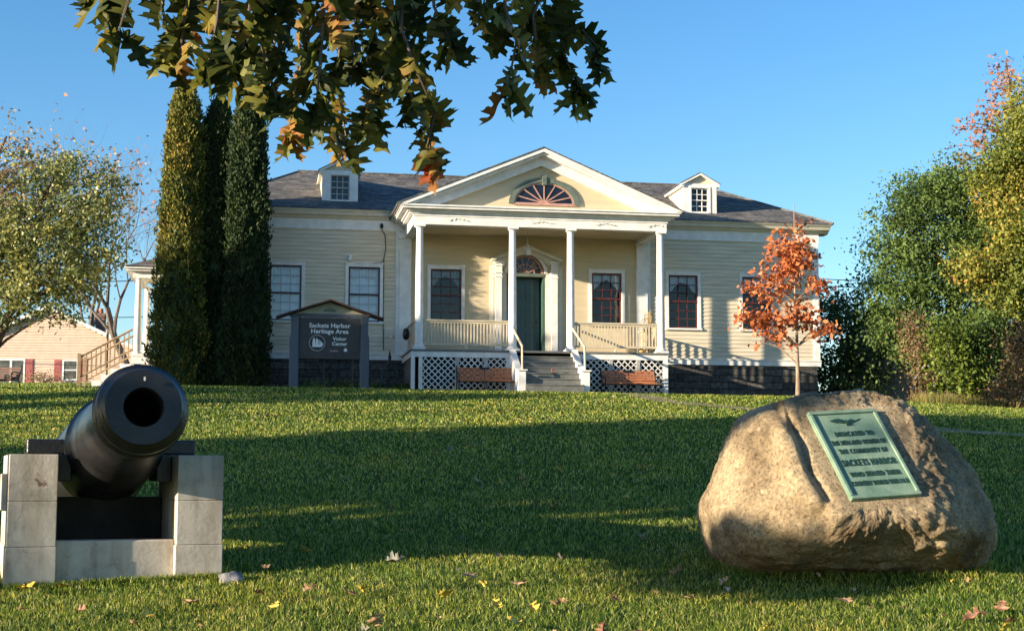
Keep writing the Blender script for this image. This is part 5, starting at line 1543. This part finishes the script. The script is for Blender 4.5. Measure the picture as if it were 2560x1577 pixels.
STR = [[(-1.02, 3.71, 2.97), (-1.04, 3.71, 2.86)], [(-0.93, 3.59, 2.89), (-0.96, 3.59, 2.79), (-0.98, 3.59, 2.72)], [(-0.93, 3.86, 2.98), (-0.94, 3.86, 2.86), (-0.92, 3.86, 2.77)], [(-0.81, 3.64, 2.91), (-0.83, 3.64, 2.76), (-0.84, 3.64, 2.66)], [(-0.72, 3.56, 2.88), (-0.73, 3.56, 2.73), (-0.75, 3.56, 2.62)], [(-0.69, 3.86, 2.99), (-0.71, 3.86, 2.82), (-0.73, 3.86, 2.69)], [(-0.7, 4.33, 3.15), (-0.71, 4.33, 2.92), (-0.75, 4.33, 2.79)], [(-0.6, 4.22, 3.11), (-0.6, 4.22, 2.89), (-0.63, 4.22, 2.75), (-0.65, 4.22, 2.62)], [(-0.49, 4.19, 3.1), (-0.5, 4.19, 2.88), (-0.51, 4.19, 2.74), (-0.48, 4.19, 2.59)], [(-0.48, 3.7, 2.93), (-0.49, 3.7, 2.71), (-0.5, 3.7, 2.57)], [(-0.39, 3.98, 3.03), (-0.39, 3.98, 2.87), (-0.35, 3.98, 2.72), (-0.4, 3.98, 2.61)], [(-0.29, 3.75, 2.95), (-0.29, 3.75, 2.77), (-0.24, 3.75, 2.64), (-0.2, 3.75, 2.55), (-0.22, 3.75, 2.46)], [(-0.21, 3.66, 2.92), (-0.2, 3.66, 2.8), (-0.16, 3.66, 2.72)], [(-0.1, 3.6, 2.9), (-0.09, 3.6, 2.79)], [(-0.02, 3.69, 2.93), (-0.02, 3.69, 2.81), (0.01, 3.69, 2.72), (-0.01, 3.69, 2.61)], [(0.06, 4.33, 3.15), (0.06, 4.33, 2.99), (0.14, 4.33, 2.9), (0.19, 4.33, 2.79)], [(0.12, 4.25, 2.96), (0.2, 4.25, 2.93), (0.25, 4.25, 2.87)], [(0.06, 4.23, 2.96), (0.08, 4.23, 2.82)], [(-0.9, 4.22, 3.12), (-0.92, 4.22, 3.01), (-0.94, 4.22, 2.9)], [(-0.7, 3.67, 2.92), (-0.72, 3.67, 2.8), (-0.73, 3.67, 2.7)], [(-0.58, 3.78, 2.96), (-0.57, 3.78, 2.83), (-0.61, 3.78, 2.72)], [(-0.43, 4.06, 3.06), (-0.44, 4.06, 2.92), (-0.45, 4.06, 2.78)], [(-0.28, 4.16, 3.09), (-0.29, 4.16, 2.95), (-0.32, 4.16, 2.82)], [(-0.38, 4.27, 3.13), (-0.35, 4.27, 2.98)]]
STR += [[(-1.17,3.9,3.02),(-1.13,3.9,2.94)],[(-.62,3.8,2.9),(-.66,3.8,2.74),(-.62,3.8,2.6)],[(-.33,4.0,2.85),(-.30,4.0,2.7),(-.24,4.0,2.58)]]
rng = np.random.default_rng(77)
oak = empty('oak_tree', (-5.2, .6, Gf(-5.2,.6)), 0, 'big oak whose green and red lobed leaves hang into the top of the view', 'tree')
OB = np.array([-5.2, .6, Gf(-5.2,.6)])
tw_ = MB(); LP, LD = [], []
hub = [Vector((-2.6,2.4,3.9)), Vector((-1.3,3.2,3.65)), Vector((-.5,3.8,3.6)), Vector((.3,4.1,3.5))]
for s in STR:
    pts = [Vector(p)+Vector((0,0,.035)) for p in s]
    h = min(hub, key=lambda v: (v-pts[0]).length)
    tw_.tube([h, h.lerp(pts[0], .55)+Vector((0,0,.05))]+pts, [.012,.009]+[.006-.0035*i/max(1,len(pts)-1) for i in range(len(pts))], 5)
    full = [h.lerp(pts[0], .45)]+pts
    for i in range(len(full)-1):
        a, b = full[i], full[i+1]; L = (b-a).length; k = max(1, int(L/.040))
        for j in range(k):
            p = a.lerp(b, (j+rng.random())/k)
            dirv = (b-a).normalized()
            for _ in range(1 if rng.random() < .55 else 2):
                w = Vector(rng.normal(size=3)); w.z = abs(w.z)*-.6
                LP.append(p); LD.append(dirv*.7+w*.75+Vector((0,0,-.45)))
    for _ in range(3):
        w = Vector(rng.normal(size=3))*.45
        LP.append(full[-1]); LD.append(Vector((0,0,-1))+w)
LP = np.array([tuple(p) for p in LP]); LD = np.array([tuple(p) for p in LD])
V, F = oak_leaves(rng, LP, LD, .104)
np_mesh('hanging_leaves', V-OB, F, MT['leaf_oak'], oak)
tw_.build('twigs', MT['greybark'], oak, smooth=True, off=tuple(OB))
# crown above and beside the view
def out_of_view(P, m=.35):
    x, y, z = P[:, 0], P[:, 1], P[:, 2]
    return (y < .6) | (np.abs(x) > .36*y+m) | (z > CAMZ+.335*y+m*.75)
OCB = [(-3.4,1.7,4.95,1.9,1.5,.85),(-4.8,.4,6.0,2.6,2.4,1.7),(-1.8,2.9,4.7,1.5,1.3,.75),(.2,3.4,4.9,1.6,1.2,.8)]
P, cs = clump_points(rng, OCB, 420, 13, .22, .25)
P = P[out_of_view(P)]
V, F = oak_leaves(rng, P, unit(rng, len(P))+np.array([0,0,-.7]), .12)
np_mesh('crown', V-OB, F, MT['leaf_oak'], oak)
lb_ = limbs(Vector(OB), Vector((-4.9,.7,7.0)), cs[out_of_view(cs)], rng, .30, 40)
lb_.tube([Vector((-5.1,.7,2.9)), Vector((-4.0,1.5,3.9)), *hub], [.16,.12,.08,.05,.035,.02], 8)
lb_.build('trunk', MT['bark'], oak, smooth=True, off=tuple(OB))

# ------------------------------------------------------------------ trees outside the frame that shade the lawn
def shader_tree(label, pc, qc, h, t, rq, rz, seed, ncl=320, ls=.46, per=26, holes=.45, cr=.42):
    ux, uy = SUN.x*-1, SUN.y*-1            # direction the shadows run
    gx_, gy_ = ux*pc-uy*qc, uy*pc+ux*qc
    zc = Gf(gx_, gy_)+h+math.tan(ELEV)*t
    x, y = gx_-ux*t, gy_-uy*t
    return tree('maple_tree', label, 'tree', (x, y, Gf(x, y)), [(x, y, zc, rq*.9, rq, rz), (x-.5, y+.8, zc+rz*.35, rq*.6, rq*.6, rz*.7)], MT['leaf_yg'], MT['bark'], seed, ncl, per, cr, ls, .22 if rq > 1 else .05, nl=16, shell=holes)
shader_tree('broad tree outside the left edge nearest the cannon', 11.5, 13.2, .3, 22, 3.0, 2.3, 61)
shader_tree('broad tree outside the left edge in the middle of the row', 12.5, 17.6, .3, 25, 3.2, 2.6, 62)
shader_tree('slim tree outside the left edge behind the viewer', 14.0, 9.6, .2, 27, 1.9, 1.7, 63, 90)
shader_tree('unseen small tree added outside the left edge to shade the boulder foot', 7.5, 8.0, -.20, 14, .8, .22, 67, 90, .16, 30, .2, .07)  # flat crown added out of view to shade the lower boulder
shader_tree('second broad tree outside the left edge in the row', 6.0, 16.2, .3, 22, 2.6, 1.9, 68)
shader_tree('thin young tree outside the left edge far up the slope', 15.0, 34.0, .1, 26, .4, 1.8, 69, 30)
shader_tree('narrow tree outside the left edge half way up the slope', 9.0, 28.3, .1, 26, .5, 1.6, 70, 30)
shader_tree('tree outside the left edge level with the cedars', 9.5, 36.6, 1.3, 24, 2.9, 2.3, 64)
shader_tree('small tree outside the left edge before the neighbouring garden', 8.0, 31.4, .2, 26, .8, 2.0, 65, 40)
bare_tree('bare_tree', 'leafless tree outside the left edge casting thin shadows on the lawn', (-22.0, 17.0, Gf(-22,17)), 9, 66, None, levels=5, r0=.2)

# ------------------------------------------------------------------ grass
def grassmat():
    m, t, out = nodes('grass_blades')
    gm = t.nodes.new('ShaderNodeNewGeometry'); tc = t.nodes.new('ShaderNodeTexCoord')
    r = ramp(t, gm.outputs['Random Per Island'], [(0,(0.028,0.07,0.008)),(.35,(0.085,0.155,0.018)),(.66,(0.27,0.35,0.045)),(.88,(0.50,0.51,0.11)),(1,(0.66,0.56,0.24))])
    n = t.nodes.new('ShaderNodeTexNoise'); n.inputs['Scale'].default_value=.9; n.inputs['Detail'].default_value=7; n.inputs['Roughness'].default_value=.65
    t.links.new(tc.outputs['Object'], n.inputs[0])
    rr = ramp(t, n.outputs[0], [(.35,(.72,.85,.75)),(.5,(1,1,1)),(.68,(1.45,1.2,1.05))])
    mc = t.nodes.new('ShaderNodeMix'); mc.data_type='RGBA'; mc.blend_type='MULTIPLY'; mc.inputs[0].default_value=1
    t.links.new(r.outputs[0], mc.inputs[6]); t.links.new(rr.outputs[0], mc.inputs[7])
    b = t.nodes.new('ShaderNodeBsdfPrincipled'); b.inputs['Roughness'].default_value=.5; b.inputs['Specular IOR Level'].default_value=.35
    tr = t.nodes.new('ShaderNodeBsdfTranslucent'); mix = t.nodes.new('ShaderNodeMixShader'); mix.inputs[0].default_value=.5
    t.links.new(mc.outputs[2], b.inputs['Base Color']); t.links.new(mc.outputs[2], tr.inputs[0])
    t.links.new(b.outputs[0], mix.inputs[1]); t.links.new(tr.outputs[0], mix.inputs[2]); t.links.new(mix.outputs[0], out.inputs[0])
    return m
MT['grass'] = grassmat()
rng = np.random.default_rng(123)
def grass_patch(y0, y1, dens, hgt, wid, xk=.40, xm=.8):
    area = 0
    n = int(dens*(y1-y0)*((y0+y1)*xk+2*xm))
    y = y0+(y1-y0)*rng.random(n); x = (rng.random(n)*2-1)*(y1*xk+xm)
    keep = np.abs(x) < y*xk+xm
    thin = rng.random(n) < .45
    # exclusions
    keep &= ~(on_path(x, y) & thin)
    dx, dy = x-cx_, y-cy_
    lx = dx*math.cos(CA)+dy*math.sin(CA); ly = -dx*math.sin(CA)+dy*math.cos(CA)
    keep &= ~((np.abs(lx) < .70) & (np.abs(ly) < .47))
    keep &= ~(((x-2.38)/.80)**2+((y-10.7)/.42)**2 < 1)
    hx, hy = x-HO.x, y-HO.y
    X_ = hx*math.cos(YAW)+hy*math.sin(YAW); O_ = -hx*math.sin(YAW)+hy*math.cos(YAW)
    keep &= ~((np.abs(X_) < 8.8) & (O_ > 0)) & ~((np.abs(X_) < 3.45) & (O_ > -2.4)) & ~((np.abs(X_) < .95) & (O_ > -4.0))
    x, y = x[keep], y[keep]; n = len(x)
    cl = .75+.5*np.sin(x*3.1+np.sin(y*2.3)*2)*np.sin(y*2.7+np.sin(x*1.9)*2)
    z = G(x, y)-.012
    h = hgt*(.55+.75*rng.random(n))*(.8+.3*cl); w = wid*(.7+.6*rng.random(n))
    a = rng.random(n)*2*np.pi; ca, sa = np.cos(a), np.sin(a)
    lean = np.abs(rng.normal(size=n))*.8*h; b = rng.random(n)*2*np.pi
    lx_, ly_ = lean*np.cos(b), lean*np.sin(b)
    p0 = np.stack([x-w*ca, y-w*sa, z], -1); p1 = np.stack([x+w*ca, y+w*sa, z], -1)
    mx = x+lx_*.35; my = y+ly_*.35; mz = z+h*.6
    p2 = np.stack([mx+w*.75*ca, my+w*.75*sa, mz], -1); p3 = np.stack([mx-w*.75*ca, my-w*.75*sa, mz], -1)
    p4 = np.stack([x+lx_, y+ly_, z+h*.96], -1)
    V = np.stack([p0,p1,p2,p3,p4], 1).reshape(-1, 3)
    i = np.arange(n)[:, None]*5
    # quads with a doubled tip edge are avoided: two quads sharing the middle edge
    F1 = np.concatenate([i, i+1, i+2, i+3], 1)
    F2 = np.concatenate([i+3, i+2, i+4], 1)
    return V, F1, F2
Vs, Fa, Fb, o_ = [], [], [], 0
for (y0, y1, d, h, w) in ((7.4,9.5,4600,.036,.0027),(9.5,12,3400,.036,.0031),(12,15,2000,.036,.0042),(15,19,1000,.038,.006),(19,24,600,.04,.008),(24,30,380,.042,.011),(30,38,260,.045,.014),(38,44.5,150,.06,.018),(44.5,84,26,.09,.03)):
    V, F1, F2 = grass_patch(y0, y1, d, h, w); Vs.append(V); Fa.append(F1+o_); Fb.append(F2+o_); o_ += len(V)
def fringe(pts, spread, hgt, wid):
    n = len(pts); x = pts[:, 0]+rng.normal(size=n)*spread; y = pts[:, 1]+rng.normal(size=n)*spread; z = G(x, y)-.01
    h = hgt*(.4+.9*rng.random(n)); a = rng.random(n)*6.283; ca, sa = np.cos(a)*wid, np.sin(a)*wid
    lx_, ly_ = rng.normal(size=n)*.4*h, rng.normal(size=n)*.4*h
    p0 = np.stack([x-ca, y-sa, z], -1); p1 = np.stack([x+ca, y+sa, z], -1)
    p2 = np.stack([x+lx_*.35+ca*.8, y+ly_*.35+sa*.8, z+h*.6], -1); p3 = np.stack([x+lx_*.35-ca*.8, y+ly_*.35-sa*.8, z+h*.6], -1)
    p4 = np.stack([x+lx_, y+ly_, z+h], -1)
    V = np.stack([p0,p1,p2,p3,p4], 1).reshape(-1, 3); i = np.arange(n)[:, None]*5
    return V, np.concatenate([i, i+1, i+2, i+3], 1), np.concatenate([i+3, i+2, i+4], 1)
u_ = rng.random(3200); tt_ = np.pi+np.pi*u_
ringp = np.stack([2.38+.97*np.cos(tt_), 10.66+.62*np.sin(tt_)], -1)
e_ = rng.random(2600)*1.38-.69
frontp = np.array([[CW((a_, -.50, 0)).x, CW((a_, -.50, 0)).y] for a_ in e_])
e_ = rng.random(900)*.9-.45
sidep = np.array([[CW((sx_*.73, b_, 0)).x, CW((sx_*.73, b_, 0)).y] for b_, sx_ in zip(e_, np.where(rng.random(900) < .5, -1, 1))])
for pts_, sp_, hg_ in ((ringp, .05, .055), (frontp, .025, .05), (sidep, .03, .06)):
    V, F1, F2 = fringe(pts_, sp_, hg_, .0032); Vs.append(V); Fa.append(F1+o_); Fb.append(F2+o_); o_ += len(V)
V = np.concatenate(Vs).astype(np.float32); Fa = np.concatenate(Fa); Fb = np.concatenate(Fb)
me = bpy.data.meshes.new('grass')
me.vertices.add(len(V)); me.vertices.foreach_set('co', V.ravel())
li = np.concatenate([Fa.ravel(), Fb.ravel()]).astype(np.int32)
me.loops.add(len(li)); me.loops.foreach_set('vertex_index', li)
ls = np.concatenate([np.arange(len(Fa))*4, len(Fa)*4+np.arange(len(Fb))*3]).astype(np.int32)
me.polygons.add(len(ls)); me.polygons.foreach_set('loop_start', ls); me.update(calc_edges=True)
me.materials.append(MT['grass'])
go = bpy.data.objects.new('grass', me); C.objects.link(go); tag(go, 'short green lawn grass covering the slope', 'grass', kind='stuff')

# ------------------------------------------------------------------ fallen leaves
def fallen(name, col, kind, seed):
    rng_ = np.random.default_rng(seed)
    P = np.array([[0,-.5,0.]]); D = np.array([[0,1,0.03]])
    V = OLV.copy(); x, y = V[:, 0], V[:, 1]-.5
    f = .5 if kind == 0 else .25
    z = f*np.abs(x)+.45*(y**2)*(1 if seed % 2 else -.4)+.06*np.sin(11*y+seed)
    me = bpy.data.meshes.new(name)
    me.from_pydata([(a, b, c) for a, b, c in zip(x*(1.1 if kind else .8), y, z)], [], [tuple(int(k) for k in f_) for f_ in OLF])
    me.materials.append(col); return me
LM = [pmat('yellow_fallen_leaf', (0.62,0.44,0.06), .6, .2, 6), pmat('tan_fallen_leaf', (0.48,0.30,0.17), .6, .25, 6), pmat('brown_fallen_leaf', (0.24,0.11,0.06), .6, .3, 6), pmat('pale_grey_fallen_leaf', (0.19,0.185,0.16), .6, .15, 6)]
LN = ['yellow fallen leaf lying in the grass', 'curled tan fallen leaf lying in the grass', 'dark brown fallen leaf lying in the grass', 'pale grey fallen leaf lying in the shaded grass']
LMESH = [[fallen('fallen_leaf', LM[c], k, 3*c+k) for k in (0,1)] for c in range(4)]
rnd = random.Random(42)
SPOT = [  # x, y, colour, size : the ones that stand out
 (-3.02,9.35,0,.16),(-2.80,9.42,0,.15),(-3.25,9.0,0,.13),(-.82,10.5,3,.15),(-.93,9.35,0,.13),(-1.0,9.20,2,.11),(.05,9.6,1,.13),(-.75,8.35,1,.12),(.28,8.85,1,.14),(.12,8.75,0,.13),(-.28,9.9,1,.12),(-.40,9.2,0,.12),(1.10,10.0,1,.13),(.35,10.6,3,.13),(-1.5,10.9,0,.12),(1.02,11.6,1,.12),(-2.05,8.5,0,.13),(-1.25,9.3,1,.12),(-1.55,9.2,2,.11),(2.62,8.5,2,.17),(-1.9,8.9,1,.12),(2.0,9.0,1,.12),(3.35,10.9,1,.14),(.0,8.3,0,.15)]
for _ in range(170):
    y = 8.0+rnd.random()**1.7*18; x = (rnd.random()*2-1)*.36*y
    SPOT.append((x, y, rnd.choice([0,0,1,1,2,2,3]), .035+.075*rnd.random()**1.5))
for (x, y, c, s) in SPOT:
    if 1.3 < x < 3.5 and 9.9 < y < 12: continue
    if -3.6 < x < -1.8 and 9.6 < y < 11: continue
    o = bpy.data.objects.new('fallen_leaf', LMESH[c][rnd.randrange(2)]); C.objects.link(o)
    o.location = (x, y, Gf(x, y)+.045+.01*rnd.random()); o.rotation_euler = (rnd.gauss(0,.35)+.25, rnd.gauss(0,.4), rnd.random()*6.28); o.scale = (s*.9,)*3
    tag(o, LN[c], 'leaf', ['yellow','tan','brown','pale'][c]+' fallen leaves on the lawn')
